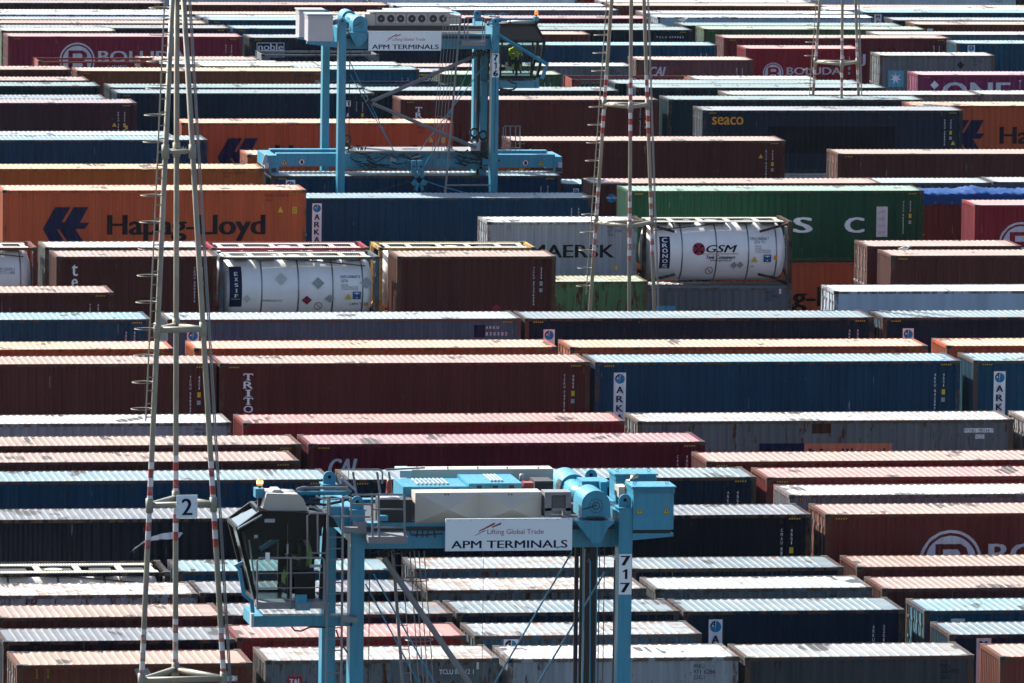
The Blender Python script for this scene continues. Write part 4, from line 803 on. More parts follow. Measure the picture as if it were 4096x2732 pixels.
def ground_z(v): return 0 if v < 300 else -(v - 300) / 190 * 1.0
random.seed(11)
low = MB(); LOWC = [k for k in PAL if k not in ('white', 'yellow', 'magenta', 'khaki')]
for cid, ln, h, v, u, z, ck, end, rust, kind, label in ROWS:
    L = {20: 6.058, 40: 12.192}[ln]; rust = min(1, rust + random.random()*.22); loc = (u + L/2, v + CW/2, z - h); rz0 = None
    if kind == 'tank': tank_container(cid, L, h, loc, ck, rust, label)
    elif kind == 'rack': rack_container(cid, L, h, loc, ck, rust, label)
    else:
        rt_ = box_container(cid, L, h, loc, ck, end, rust, label, kind)
        if kind == 'box': rt_.rotation_euler.z = random.uniform(-.0016, .0016)
        if kind == 'tarp':
            t = MB(); nx, ny = 120, 14; random.seed(3)
            for j in range(ny + 1):
                for i in range(nx + 1):
                    x = -L/2 - .05 + (L+.1)*i/nx; tt = j/ny
                    if tt < .3: y = -CW/2 - .03 - .02*math.sin(i*.9); zz = h - .38 + tt/.3*.42
                    else: y = -CW/2 - .02 + (tt-.3)/.7*(CW+.04); zz = h + .06 + .20*math.sin((tt-.3)/.7*math.pi)*(.45+.35*math.cos(i*.21)+.2*math.sin(i*.47+1))
                    zz += .030*math.sin(i*1.7+j*.8) + .022*math.sin(i*.6-j*2.1) + random.uniform(-.012, .012)
                    t.v.append((x, y, zz))
            for j in range(ny):
                for i in range(nx): a = j*(nx+1)+i; t.f.append((a, a+1, a+nx+2, a+nx+1)); t.m.append(0)
            t.build('tarpaulin', plain('blue_tarpaulin', (.002,.050,.20), .6, var=.6, sc=5, spec=.1), rt_, smooth=True)
            e = MB()
            for k in range(17): e.torus((-L/2+.35+k*.7, -CW/2-.055, h-.30), .03, .008, 'y', 8, 4)
            e.build('eyelets', M_ROD, rt_)
    # tiers below
    if cid in ('UASC', 'GSM'): continue
    zz = z - h; tier = 0
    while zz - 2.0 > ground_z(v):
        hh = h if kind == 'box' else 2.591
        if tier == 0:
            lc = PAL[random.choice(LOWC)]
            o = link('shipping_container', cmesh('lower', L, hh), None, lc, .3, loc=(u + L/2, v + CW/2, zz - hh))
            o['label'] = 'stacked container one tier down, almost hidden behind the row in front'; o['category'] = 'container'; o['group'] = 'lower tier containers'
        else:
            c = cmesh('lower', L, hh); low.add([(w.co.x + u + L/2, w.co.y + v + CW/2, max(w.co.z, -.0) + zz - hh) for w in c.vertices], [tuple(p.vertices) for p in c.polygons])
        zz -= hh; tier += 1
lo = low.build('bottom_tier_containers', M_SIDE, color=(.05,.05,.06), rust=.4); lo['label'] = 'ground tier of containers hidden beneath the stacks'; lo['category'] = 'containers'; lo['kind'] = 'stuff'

# ------------------------------------------------------------------ ground
g = MB(); vs = [-200, 300, 490, 2500]
for v in vs: g.v += [(-900, v, ground_z(v)), (1200, v, ground_z(v))]
g.f = [(0,1,3,2), (2,3,5,4), (4,5,7,6)]; g.m = [0]*3
GM, t, b = mat('asphalt', .85)
n1 = ramp(t, noise(t, (.15,.15,.15), 1, 6), .3, .7); n2 = ramp(t, noise(t, (4,4,4), 1, 3), .3, .7)
t.links.new(mixc(t, mth(t, 'MULTIPLY', n2, .3), mixc(t, n1, (.045,.045,.047), (.075,.072,.068)), (.03,.03,.03)), b.inputs['Base Color'])
go = g.build('ground', GM); go['kind'] = 'structure'
# ------------------------------------------------------------------ straddle carriers
def carrier_paint():
    M, t, b = mat('carrier_blue', .36, 0, .5)
    c = (.018, .225, .350)
    n1 = ramp(t, noise(t, (1.2, 1.2, .8), 1.0, 5), .3, .7); n2 = ramp(t, noise(t, (8, 8, .7), 1.0, 5, 13), .46, .72); n3 = ramp(t, noise(t, (5, 5, 3), 1.5, 6, 27, .7), .66, .72)
    c1 = mixc(t, mth(t, 'MULTIPLY', n1, .35), c, (.035, .17, .24)); c1 = mixc(t, mth(t, 'MULTIPLY', n2, .45), c1, (.012, .075, .11)); c1 = mixc(t, mth(t, 'MULTIPLY', n3, .7), c1, (.03, .03, .028))
    t.links.new(c1, b.inputs['Base Color']); t.links.new(ramp(t, n2, 0, 1, .32, .6), b.inputs['Roughness']); return M
M_BLUE = carrier_paint()
M_GREY = plain('galvanised_grey', (.20, .20, .215), .6, .2, var=.4, sc=5)
M_BEIGE = plain('cream_panel', (.42, .385, .34), .5, var=.15)
M_ALU = plain('pale_aluminium', (.42, .42, .46), .4, .3, var=.15)
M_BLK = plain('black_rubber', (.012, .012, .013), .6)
M_CAB = plain('cab_black', (.005, .006, .006), .30, spec=.2)
M_VISOR = plain('pale_visor', (.17, .21, .25), .8, spec=.0)
M_SIGN = plain('white_sign', (.64, .71, .77), .45, var=.08)
M_STEEL = plain('bare_steel', (.45, .38, .28), .3, .9)
M_RED = plain('red_paint', (.25, .02, .015), .5)
M_WHITE = plain('white_paint', (.30, .34, .38), .45)
M_HIVIS = plain('hi_vis_cloth', (.42, .60, .06), .8)
M_TROU = plain('dark_trousers', (.02, .022, .03), .8)
M_SKIN = plain('skin', (.42, .24, .17), .5)
GL, t, b = mat('cab_glass', .05)
tr = N(t, 'ShaderNodeBsdfTransparent'); tr.inputs[0].default_value = (.62, .72, .71, 1)
gs = N(t, 'ShaderNodeBsdfGlossy'); gs.inputs['Roughness'].default_value = .06; gs.inputs['Color'].default_value = (.30, .38, .38, 1)
mx = N(t, 'ShaderNodeMixShader'); fr_ = N(t, 'ShaderNodeFresnel'); fr_.inputs[0].default_value = 1.5
t.links.new(mth(t, 'ADD', fr_.outputs[0], .02, True), mx.inputs[0]); t.links.new(tr.outputs[0], mx.inputs[1]); t.links.new(gs.outputs[0], mx.inputs[2])
t.links.new(mx.outputs[0], t.nodes['Material Output'].inputs[0])
LAMP, t, b = mat('amber_lens', .3); b.inputs['Base Color'].default_value = (.8, .16, .01, 1)
b.inputs['Emission Color'].default_value = (1, .22, .02, 1); b.inputs['Emission Strength'].default_value = .5
BULB, t, b = mat('lamp_bulb', .3); b.inputs['Emission Color'].default_value = (1, .45, .05, 1); b.inputs['Emission Strength'].default_value = 3

def seated_person(loc, rz, label):
    """one skinned body, seated, hands forward on a wheel"""
    J = dict(pel=(0,0,.50), ch=(0,-.03,.80), sh=(0,-.02,.97), nk=(0,-.02,1.06), hd=(0,.02,1.17), hd2=(0,.03,1.28),
             hl=(-.10,.02,.48), kl=(-.16,.48,.50), al=(-.15,.52,.10), tl=(-.16,.68,.04), hr=(.10,.02,.48), kr=(.16,.48,.50), ar=(.15,.52,.10), tr=(.16,.68,.04),
             s1=(-.19,0,.96), e1=(-.27,.18,.74), w1=(-.15,.42,.80), m1=(-.10,.50,.82), s2=(.19,0,.96), e2=(.27,.18,.74), w2=(.15,.42,.80), m2=(.10,.50,.82))
    Rr = dict(pel=.15, ch=.155, sh=.13, nk=.055, hd=.092, hd2=.075, hl=.10, kl=.065, al=.045, tl=.035, hr=.10, kr=.065, ar=.045, tr=.035, s1=.065, e1=.045, w1=.032, m1=.035, s2=.065, e2=.045, w2=.032, m2=.035)
    E = 'pel-ch ch-sh sh-nk nk-hd hd-hd2 pel-hl hl-kl kl-al al-tl pel-hr hr-kr kr-ar ar-tr sh-s1 s1-e1 e1-w1 w1-m1 sh-s2 s2-e2 e2-w2 w2-m2'.split()
    ks = list(J); me = bpy.data.meshes.new('body'); me.from_pydata([J[k] for k in ks], [tuple(ks.index(a) for a in e.split('-')) for e in E], [])
    o = bpy.data.objects.new('person', me); COL.objects.link(o)
    o.modifiers.new('skin', 'SKIN'); ss = o.modifiers.new('sub', 'SUBSURF'); ss.levels = ss.render_levels = 1
    for k, sv in zip(ks, me.skin_vertices[0].data): sv.radius = (Rr[k], Rr[k]); sv.use_root = (k == 'pel')
    dg = bpy.context.evaluated_depsgraph_get(); em = bpy.data.meshes.new_from_object(o.evaluated_get(dg)); o.modifiers.clear(); o.data = em
    em.materials.clear()
    for m_ in (M_HIVIS, M_TROU, M_SKIN): em.materials.append(m_)
    for p in em.polygons:
        c = p.center; p.use_smooth = True
        p.material_index = 2 if (c.z > 1.07 or (c.y > .40 and c.z > .74)) else (1 if (c.z < .56 and not (c.z > .16 and c.z < .42 and c.y > .3)) else 0)
    o.location = loc; o.rotation_euler.z = rz; o['label'] = label; o['category'] = 'person'
    hm = MB(); vs = []; 
    for i in range(7):
        for j in range(12):
            a = i/6*math.pi*.62; bq = j/12*2*math.pi; vs.append((.105*math.sin(a)*math.cos(bq), .02+.115*math.sin(a)*math.sin(bq), 1.22+.12*math.cos(a)))
    hm.add(vs, [(i*12+j, (i+1)*12+j, (i+1)*12+(j+1) % 12, i*12+(j+1) % 12) for i in range(6) for j in range(12)]); hm.build('hair', plain('dark_hair', (.02,.015,.01), .7), o, smooth=True)
    return o
def sign_board(root, x0, z0, x1, z1, y):
    s = MB().box(x0, y, z0, x1, y+.05, z1).build('sign_board', M_SIGN, root); w, h = x1-x0, z1-z0; yy = y-.004
    b = MB()
    for q in ([(.268,.47),(.385,.72),(.385,.79),(.262,.54)], [(.365,.68),(.44,.80),(.44,.89),(.367,.75)], [(.235,.42),(.318,.60),(.318,.63),(.235,.455)]):
        pass
    P_ = lambda u_, v_: (x0 + u_*w, z0 + v_*h)
    b.poly([P_(.262,.585), P_(.388,.82), P_(.388,.885), P_(.264,.625)], yy); b.poly([P_(.365,.71), P_(.438,.82), P_(.438,.88), P_(.367,.755)], yy); b.poly([P_(.232,.47), P_(.314,.62), P_(.314,.65), P_(.232,.49)], yy)
    b.build('emblem', PM['redp'], s)
    b = MB(); put_text(b, 'Lifting Global Trade', (*P_(.33,.47), *P_(.775,.67)), yy, ''); b.build('lettering', PM['redp'], s)
    b = MB(); put_text(b, 'APM TERMINALS', (*P_(.045,.08), *P_(.965,.32)), yy, 'bwh'); b.build('lettering', PM['navyp'], s)
    b = MB()
    for i in range(12):
        for v_ in (.04, .96): b.poly(circ(x0+w*(.03+.94*i/11), z0+h*v_, .010, 6), yy)
    b.build('rivets', PM['darkp'], s)
def fleet_number(root, txt, x0, x1, z0, z1, y):
    p = MB().poly([(x0,z0),(x1,z0),(x1,z1),(x0,z1)], y-.004).build('number_plate', M_SIGN, root); n = len(txt); hh = (z1-z0)/n; b = MB()
    for k, ch in enumerate(txt): put_text(b, ch, (x0+.04, z1-hh*(k+1)+.05, x1-.03, z1-hh*k-.04), y-.008, 'bh')
    b.build('lettering', PM['blackp'], p)
def warn_tri(root, x, z, r, y, glyph=None):
    b = MB().poly([(x-r,z-r*.8),(x+r,z-r*.8),(x,z+r*.9)], y).build('warning_sign', PM['redp'], root)
    MB().poly([(x-r*.8,z-r*.68),(x+r*.8,z-r*.68),(x,z+r*.68)], y-.002).build('sign_face', PM['yellow'], b)
    c = MB(); c.poly([(x-r*.1,z-r*.5),(x+r*.12,z-r*.5),(x+r*.2,z+r*.1),(x-r*.12,z+r*.25)], y-.004); c.build('glyph', PM['blackp'], b)
def drum(root, x, z, r, y0, y1, zb):
    b = MB(); pts = [(x-r, zb)] + [(x+r*math.cos(math.pi-a*math.pi/16), z+r*math.sin(a*math.pi/16)) for a in range(17)] + [(x+r, zb)]
    b.prism(pts[::-1], y0, y1); d = b.build('winch_drum', M_BLUE, root)
    h = MB(); ring(h, x, z-.02, r*.47, r*.5, y0-.004, 24); ring(h, x, z-.02, r*.22, r*.27, y0-.004, 20); h.poly(circ(x, z-.02, r*.05, 8), y0-.004)
    for k in range(8): h.poly(circ(x+r*.37*math.cos(k*.785+.4), z-.02+r*.37*math.sin(k*.785+.4), r*.03, 6), y0-.004)
    h.build('hub', PM['darkp'], d)
    MB().tube([(x-r*.02, y0-.02, z), (x-r*.45, y0-.03, z-.06), (x-r*.9, y0-.02, z-.10)], .014, 5).build('cable', M_BLK, d)
def railing(root, pts, ys, h_z, posts=True, r=.022):
    b = MB(); b.tube(pts, r, 6); b.build('railing', M_GREY, root)
def chassis(root, Zt, Xr, W, lw, ld):
    for i, (x, y) in enumerate(((0, 0), (Xr, 0), (0, W), (Xr, W))):
        l = MB().box(x-lw/2, y, 1.9, x+lw/2, y+ld, Zt).build('leg', M_BLUE, root)
        lg = MB(); yy = y+.16
        pts = [(x-.15, Zt), (x+.15, Zt), (x+.15, Zt+.16)] + [(x+.15*math.cos(a*math.pi/8), Zt+.18+.15*math.sin(a*math.pi/8)) for a in range(9)] + [(x-.15, Zt+.16)]
        lg.prism(pts[::-1], yy, yy+.06); lo_ = lg.build('lifting_lug', M_BLUE, l)
        c = MB().poly(circ(x, Zt+.19, .045, 12), yy-.004); c.build('lug_hole', PM['blackp'], lo_)
        MB().box(x-lw/2-.03, y-.03, Zt, x+lw/2+.03, y+ld+.03, Zt+.025).build('leg_cap', M_BLUE, l)
    for y in (0, W):
        MB().box(-1.3, y+.02, 1.25, Xr+1.3, y+ld-.02, 1.9).build('sill_beam', M_BLUE, root)
        for x in (-.9, 1.1, Xr-1.1, Xr+.9):
            w = MB(); w.tube([(x, y+.08, .72), (x, y+ld-.02, .72)], .72, 28); wo = w.build('wheel', M_BLK, root)
            MB().tube([(x, y+.05, .72), (x, y+.1, .72)], .36, 20).build('rim', M_BLUE, wo)
    for y in (.5, W+.1): MB().box(lw/2, y, Zt-.98, Xr-lw/2, y+.34, Zt-.36).build('top_beam', M_BLUE, root)
    for x in (0, Xr): MB().box(x-lw/2+.02, ld, Zt-.80, x+lw/2-.02, W, Zt-.12).build('cross_beam', M_BLUE, root)
    MB().box(.2, .46, Zt-.55, Xr-.2, W+.08, Zt-.45).build('machinery_deck', M_DARK, root)

def beacon(root, x, y, z, r):
    st = MB().tube([(x, y, z-.28), (x, y, z-r)], .03, 8).build('beacon_stem', M_BLK, root)
    b = MB(); b.tube([(x, y, z-r), (x, y, z-r*.4), (x, y, z+r*.5), (x, y, z+r*.95)], r, 14, r1=r*.7); l = b.build('beacon_lamp', LAMP, root, smooth=True)
    return l

# ---- near carrier
def near_carrier():
    Zt = 13.772; root = thing('straddle_carrier', (28.642, 198.5, 0), 'light blue straddle carrier numbered 717 in the foreground, cab on its left', 'straddle carrier', 'straddle carriers')
    def q(px, py, d=0.):
        k = 1 + d/203
        return (.0059944*k*(px-1433) + .00006737*(py-2043) + .1425*d + .0000, d, Zt - .0059739*k*(py-2043) - .1270*d - .0000444*(px-1433))
    def B(x0, y0, x1, y1, d0, d1, mb=None):
        mb = mb or MB(); a = q(x0, y1, d0); c = q(x1, y0, d0); return mb.box(a[0], d0, a[2], c[0], d1, c[2])
    Xr, W = 6.44, 4.8
    chassis(root, Zt, Xr, W, .33, .55)
    a = q(1781, 2205, -.14); c = q(2291, 2072, -.14); sign_board(root, a[0], a[2], c[0], c[2], -.14)
    a = q(2482, 2380); c = q(2529, 2217); fleet_number(root, '717', Xr-.155, Xr+.155, a[2], c[2], 0)
    # cream housing with pyramid-pressed faces
    b = MB(); x0, _, z0 = q(1660, 2093, .5); x1, _, z1 = q(2167, 1968, .5); xm = (x0+x1)/2
    for xa, xb in ((x0, xm), (xm, x1)):
        cx, cz = (xa+xb)/2, (z0+z1)/2; b.add([(xa,.5,z0),(xb,.5,z0),(xb,.5,z1),(xa,.5,z1),(cx,.14,cz)], [(0,1,4),(1,2,4),(2,3,4),(3,0,4)])
    b.box(x0, .505, z0-.14, x1, 1.15, z1); h_ = b.build('engine_housing', M_BEIGE, root)
    b = MB()
    for px in (1782, 1794, 2036, 2048): p = q(px, 1979, .4); b.poly(circ(p[0], p[2], .02, 8), .44)
    b.build('vent_holes', PM['blackp'], h_)
    # blue engine hoods
    for x0, x1, yt, d1, n, g0 in ((1612, 1872, 1946, 2.9, 8, .25), (1875, 2090, 1933, 3.1, 4, .45)):
        b = B(x0, yt, x1, yt+60, 1.3, d1); hd = b.build('engine_hood', M_BLUE, root); A = q(x0, yt, 1.3); C_ = q(x1, yt, 1.3); l = MB(); w = C_[0]-A[0]
        for k in range(n):
            xx = A[0] + w*g0 + k*w*.065; l.box(xx, 1.6, A[2], xx+.045, d1-.25, A[2]+.03)
        l.build('louvre', M_WHITE, hd)
        s_ = MB()
        for f in (.2, .5, .8): s_.box(A[0]+w*f-.06, 1.29, A[2]-.13, A[0]+w*f+.06, 1.302, A[2]-.06)
        s_.build('latch', M_BLK, hd)
    B(1640, 1876, 2215, 1925, 3.5, 4.1).build('exhaust_duct', M_BEIGE, root)
    B(1600, 1884, 1650, 1912, 3.3, 4.2).build('duct_elbow', M_WHITE, root)
    b = MB(); 
    for px in (1668, 1792, 1912, 2030, 2155): p = q(px, 1868, 3.6); b.tube([p, (p[0], p[1], p[2]-.1)], .02, 6)
    b.build('bolt_row', M_GREY, root)
    p = q(2088, 1905, 2.4); b = MB(); b.tube([(p[0], p[1], p[2]-.22), p, (p[0], p[1], p[2]+.05)], .07, 12, r1=.05); b.build('vent_cap', M_WHITE, root, smooth=True)
    B(2096, 1932, 2136, 1956, 1.6, 2.0).build('red_box', M_RED, root)
    B(2140, 1925, 2215, 1975, 2.2, 3.0).build('pump_block', M_DARK, root)
    fr = B(2180, 1968, 2286, 1982, .35, .9); B(2180, 2032, 2286, 2044, .35, .9, fr); B(2180, 1982, 2208, 2072, .35, .9, fr); B(2264, 1982, 2286, 2072, .35, .9, fr); fr = fr.build('radiator_frame', M_GREY, root)
    b = MB(); A = q(2208, 2032, .5); C_ = q(2264, 1982, .5)
    for k in range(16): xx = A[0]+(C_[0]-A[0])*k/16; b.box(xx, .42, A[2], xx+.011, .45, C_[2])
    b.build('radiator_fins', M_GREY, fr); B(2206, 1980, 2266, 2034, .5, .8).build('radiator_core', M_BLK, fr)
    # drums
    p = q(2386, 2020, .15); pb = q(2386, 2072, .15); drum(root, p[0], p[2], .345, .15, 1.35, pb[2])
    drum(root, p[0], p[2], .345, 3.3, 4.7, pb[2])
    b = MB(); b.tube([(p[0]-.05, 1.35, p[2]), (p[0]-.05, 3.3, p[2])], .25, 20); b.build('winch_motor', M_BLUE, root, smooth=True)
    B(2330, 1925, 2440, 1950, 2.0, 2.8).build('gearbox', M_BLUE, root)
    B(2405, 1928, 2432, 1985, 1.7, 2.1).build('motor_cap', M_BLUE, root)
    b = MB(); P2 = lambda px, py: (q(px, py)[0], q(px, py)[2]); b.prism([P2(2305,2082), P2(2305,2088), P2(2370,2172), P2(2407,2172), P2(2430,2115), P2(2460,2088), P2(2460,2082)], -.06, .6); b.build('winch_bracket', M_BLUE, root)
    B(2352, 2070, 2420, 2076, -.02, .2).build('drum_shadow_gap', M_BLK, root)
    # exhaust stack
    pts = [q(2512, 1990, 1.3), q(2512, 1945, 1.3), q(2516, 1922, 1.3), q(2530, 1908, 1.3), q(2556, 1904, 1.3)]
    MB().tube(pts, .065, 12).build('exhaust_pipe', M_STEEL, root, smooth=True)
    B(2478, 1948, 2512, 1990, 1.5, 2.1).build('muffler', M_BEIGE, root)
    # electrical cabinets
    for d0, nm in ((-.05, 0), (2.4, 1)):
        x0, _, z1 = q(2536, 1953, 0); x1, _, z0 = q(2697, 2118, 0)
        cb = MB().box(x0, d0, z0, x1, d0+.9, z1).build('electrical_cabinet', M_BLUE, root)
        MB().box(x0-.05, d0-.05, z1+.01, x1+.05, d0+.95, z1+.05).build('cabinet_lid', M_BLUE, cb)
        l = MB()
        for k in range(3): l.box(x0-.02, d0-.03, z1-.04-.035*k, x1+.02, d0+.92, z1-.025-.035*k)
        for zz in (z0+.36, z0+.62): l.box(x0, d0-.004, zz, x1, d0+.01, zz+.006)
        l.build('cabinet_trim', M_BLUE, cb)
        e = MB()
        for xx in (x0+.08, x1-.12): e.torus((xx, d0+.3, z1+.10), .035, .008, 'y', 10, 4)
        e.build('lifting_eye', M_GREY, cb)
        if not nm: warn_tri(cb, x0+.15, z0+.46, .09, d0-.008); warn_tri(cb, x1-.18, z0+.46, .09, d0-.008)
    b = MB(); b.prism([P2(2532,2162), P2(2699,2146), P2(2699,2134), P2(2532,2134)], .0, .25); b.build('cabinet_bracket', M_BLUE, root)
    B(2536, 2120, 2690, 2132, .1, .9).build('cable_tray', M_DARK, root)
    # stairs, cages, rods, ropes
    def rod(nm, m_, p0, p1, r, n=6): MB().tube([p0, p1], r, n).build(nm, m_, root)
    rod('guy_rod', M_BLUE, q(1495, 2297, 1.0), q(1745+400, 2745+717, 1.0), .022); rod('guy_rod', M_BLUE, q(1462, 2335, 2.6), q(1680+380, 2745+714, 2.6), .020)
    rod('guy_rod', M_BLUE, q(2291, 2207, 1.2), q(1975-420, 2745+715, 1.2), .022); rod('guy_rod', M_BLUE, q(2423, 2290, 1.2), q(2150-430, 2745+717, 1.2), .024)
    rod('diagonal_strut', M_GREY, q(1536, 2234, .9), q(1885+350, 2745+510, .9), .075, 10)
    lc = MB(); lc.bar(q(1571, 2200, 2.6), q(1655, 3300, 2.6), .07, .07)
    for x0, x1 in ((1606, 1690), (1640, 1716), (1658, 1735), (1676, 1752), (1697, 1775)): lc.bar(q(x0, 2205, 2.2), q(x1, 3300, 2.2), .022, .022)
    for k in range(22): lc.bar(q(1573+k*3.9, 2215+48*k, 2.6), q(1606+k*3.9, 2215+48*k, 2.5), .02, .02)
    lc.build('caged_ladder', M_GREY, root)
    for py in (2320, 2560, 2800, 3040):
        e = MB(); c = q(1650+(py-2205)*.075, py, 2.4); e.torus(c, .34, .014, 'z', 20, 4); e.build('cage_hoop', M_GREY, root)
    for px, y0, d, r in ((1479, 2280, .8, .012), (2315, 2215, 1.2, .016), (2402, 2190, 2.0, .014), (2422, 2190, 2.0, .012), (2466, 2240, .5, .045), (1935, 2205, 1., .006)):  # thickest one is a black strip painting a leg's shaded side
        a = q(px, y0, d); e = MB(); e.tube([a, (a[0], a[1], 4.0)], r, 6); e.build('hoist_rope', M_BLK, root)
    a = q(2348, 2180, 3.2); MB().box(a[0]-.04, 3.2, 3.5, a[0]+.05, 3.3, a[2]).build('guide_rail', M_STEEL, root)
    a = q(2368, 2172, 2.9); MB().box(a[0]-.14, 2.9, 3.2, a[0]+.14, 3.3, a[2]).build('inner_mast', M_BLK, root)  # black and widened to paint the machinery's shade on the far leg
    a = q(2330, 2180, .7); MB().box(a[0]-.03, .7, 3.5, a[0]+.03, .8, a[2]).build('guide_rail', M_BLK, root)  # black column added to paint shade beside the far leg
    a = q(2312, 2180, .9); MB().box(a[0]-.05, .9, 3.5, a[0]+.04, 1.0, a[2]).build('guide_rail', M_DARK, root)  # another dark column added for the shade around that leg
    random.seed(5)
    for px in (1480, 1510, 1540, 1560, 1600, 1500, 2370, 2400, 2440, 2465):
        y0 = 2170 if px < 2000 else 2165; s = random.uniform(-1, 1)
        MB().tube([q(px, y0, .8), q(px+20*s, y0+40+20*abs(s), .7), q(px+50*s+25, y0+30, .6), q(px+90*s+20, y0+5, .6)], .022, 6).build('hydraulic_hose', M_BLK, root)
    # left ladder with rungs
    lb = MB(); 
    for px in (1312, 1372): a = q(px, 1985, -.35); lb.bar(a, (a[0]+.02, a[1], 3.0), .05, .05)
    for k in range(38):
        z = 3.2 + k*.27; 
        if z < q(0, 2010)[2]: a = q(1312, 2300, -.35); c = q(1372, 2300, -.35); lb.tube([(a[0], a[1], z), (c[0], c[1], z)], .016, 5)
    lb.build('ladder', M_GREY, root)
    for y in (2110, 2470): B(1372, y, 1432, y+20, -.36, -.02).build('ladder_bracket', M_GREY, root)
    B(1412, 2087, 1466, 2135, -.12, -.01).build('beam_shoe', M_GREY, root)
    B(1473, 2146, 1632, 2174, -.75, .0).build('platform', M_GREY, root)
    def tubes(nm, lst, r, d, m_=M_GREY): 
        e = MB(); [e.tube([q(x, y, d) for x, y in l], r, 6) for l in lst]; e.build(nm, m_, root)
    tubes('railing', [[(1405,2066),(1403,1990),(1410,1979),(1610,1979)], [(1318,1985),(1318,2060),(1330,2067),(1480,2067),(1487,2055),(1487,2025),(1480,2017),(1405,2017)]], .026, -.7)
    for px in (1488, 1514, 1617): tubes('railing', [[(px, 1979), (px+2, 2148)]], .03, -.7)
    tubes('railing', [[(1488,2037),(1617,2037)], [(1488,2110),(1617,2110)]], .02, -.7)
    tubes('railing', [[(1392,1960),(1396,1880),(1520,1880),(1530,1890),(1530,1935)], [(1545,1880),(1700,1872)]], .024, 2.5)
    for px in (1412, 1508, 1555): tubes('railing', [[(px, 1888), (px+14, 1975)]], .03, 1.6)
    tubes('return_pipe', [[(1640,2122),(1645,2140),(1700,2140),(1770,2135)], [(1670,2118),(1668,2135),(1665,2150)], [(1690,2118),(1690,2150)], [(1712,2118),(1708,2150)], [(1735,2118),(1740,2150)]], .02, .2, M_BLK)
    tubes('mast_pipe', [[(2335,2185),(2335,2740),(2335,3200)], [(2352,2250),(2358,2235),(2364,2250),(2364,3200)]], .018, .5, M_BLUE)
    tubes('antenna_strut', [[(1366,1912),(1424,1962)], [(1352,1900),(1364,1935)]], .035, 1.2, M_WHITE)
    tubes('hose_bundle', [[(1225,2010),(1300,2020),(1370,2005),(1400,1990)], [(1235,2035),(1300,2045),(1390,2030)], [(1240,2000),(1330,1990),(1390,2000)], [(1200,2040),(1260,2055),(1330,2045)]], .035, .6, M_BLK)
    tubes('pipe_run', [[(1265,1984),(1300,2000),(1400,1990)], [(1240,2022),(1290,2050),(1380,2055)], [(1340,2000),(1392,1985)]], .022, .4, M_ALU)
    p = q(1555, 1972, .3); MB().tube([p, (p[0], p[1], p[2]+.25), (p[0], p[1], p[2]+.32)], .075, 12, r1=.04).build('fire_extinguisher', M_RED, root, smooth=True)
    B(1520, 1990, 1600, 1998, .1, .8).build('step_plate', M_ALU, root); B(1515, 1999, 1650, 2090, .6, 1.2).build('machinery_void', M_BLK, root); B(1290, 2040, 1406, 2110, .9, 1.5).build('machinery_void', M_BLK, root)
    B(1516, 2064, 1552, 2085, .3, .58).build('junction_box', M_BLUE, root)
    b = MB(); b.prism([P2(1318,2035), P2(1406,2035), P2(1406,2140), P2(1378,2140)][::-1], .3, .5); b.build('gusset', M_BLUE, root)
    # cab
    cab_d0, cab_d1 = .05, 1.75
    prof = [(1028,2405), (1282,2405), (1305,2060), (1045,2050), (955,2115)]
    P3 = lambda px, py: (q(px, py)[0], q(px, py)[2])
    pr = [P3(*p) for p in prof]; e = MB()
    for d in (cab_d0, cab_d1):
        for i in range(5):
            a, c = pr[i], pr[(i+1) % 5]; e.bar((a[0], d, a[1]), (c[0], d, c[1]), .09, .09)
    for a in pr: e.bar((a[0], cab_d0, a[1]), (a[0], cab_d1, a[1]), .09, .09)
    xm0, zm0 = P3(1158, 2405); xm1, zm1 = P3(1158, 2052)
    e.box(xm0-.05, cab_d0-.03, zm0, xm0+.06, cab_d0+.05, zm1); e.box(xm0-.05, cab_d1-.05, zm0, xm0+.05, cab_d1+.03, zm1)
    a = P3(1040, 2075); c = P3(1300, 2090); e.box(a[0]-.1, cab_d0-.02, c[1]-.05, c[0], cab_d0+.04, a[1]+.10)
    cab = e.build('cab_frame', M_CAB, root)
    e = MB(); e.add([(x, cab_d0, z) for x, z in (pr[3], pr[2])] + [(x, cab_d1, z) for x, z in (pr[2], pr[3])], [(0,1,2,3)]); e.add([(pr[0][0], cab_d0, pr[0][1]), (pr[1][0], cab_d0, pr[1][1]), (pr[1][0], cab_d1, pr[1][1]), (pr[0][0], cab_d1, pr[0][1])], [(0,1,2,3)])
    x, z = P3(1182, 2290); x2, z2 = P3(1262, 2395); e.box(x, cab_d0-.01, z2, x2, cab_d0+.03, z)   # lower door panel
    x, z = P3(1165, 2060); x2, z2 = P3(1300, 2200); e.box(x, cab_d1-.04, z2-.9, x2-.05, cab_d1, z)
    x, z = P3(1045, 2055); x2, z2 = P3(1100, 2140); e.prism([pr[3], P3(1128,2052), P3(1070,2155), P3(1010,2155), P3(980,2120)][::-1], cab_d1-.03, cab_d1)
    e.box(P3(1180,0)[0], .5, P3(0,2395)[1], P3(1255,0)[0], 1.2, P3(0,2330)[1]); e.box(P3(1240,0)[0], .5, P3(0,2395)[1], P3(1262,0)[0], 1.2, P3(0,2205)[1])
    e.build('cab_shell', M_CAB, cab)
    for pl in ([(1040,2398), (1150,2398), (1150,2065), (1060,2065), (975,2125)], [(1170,2280), (1275,2280), (1290,2075), (1170,2065)]):
        for d in (cab_d0-.005, cab_d1+.005): MB().poly([P3(*p) for p in pl][::(1 if d < 1 else -1)], d).build('window_pane', GL, cab)
    MB().poly([P3(*p) for p in [(1060,2160),(1150,2160),(1150,2062),(1060,2062),(978,2122),(992,2160)]], cab_d0-.012).build('dark_reflection', M_CAB, cab)  # opaque black sheet painting dark reflections over the upper window
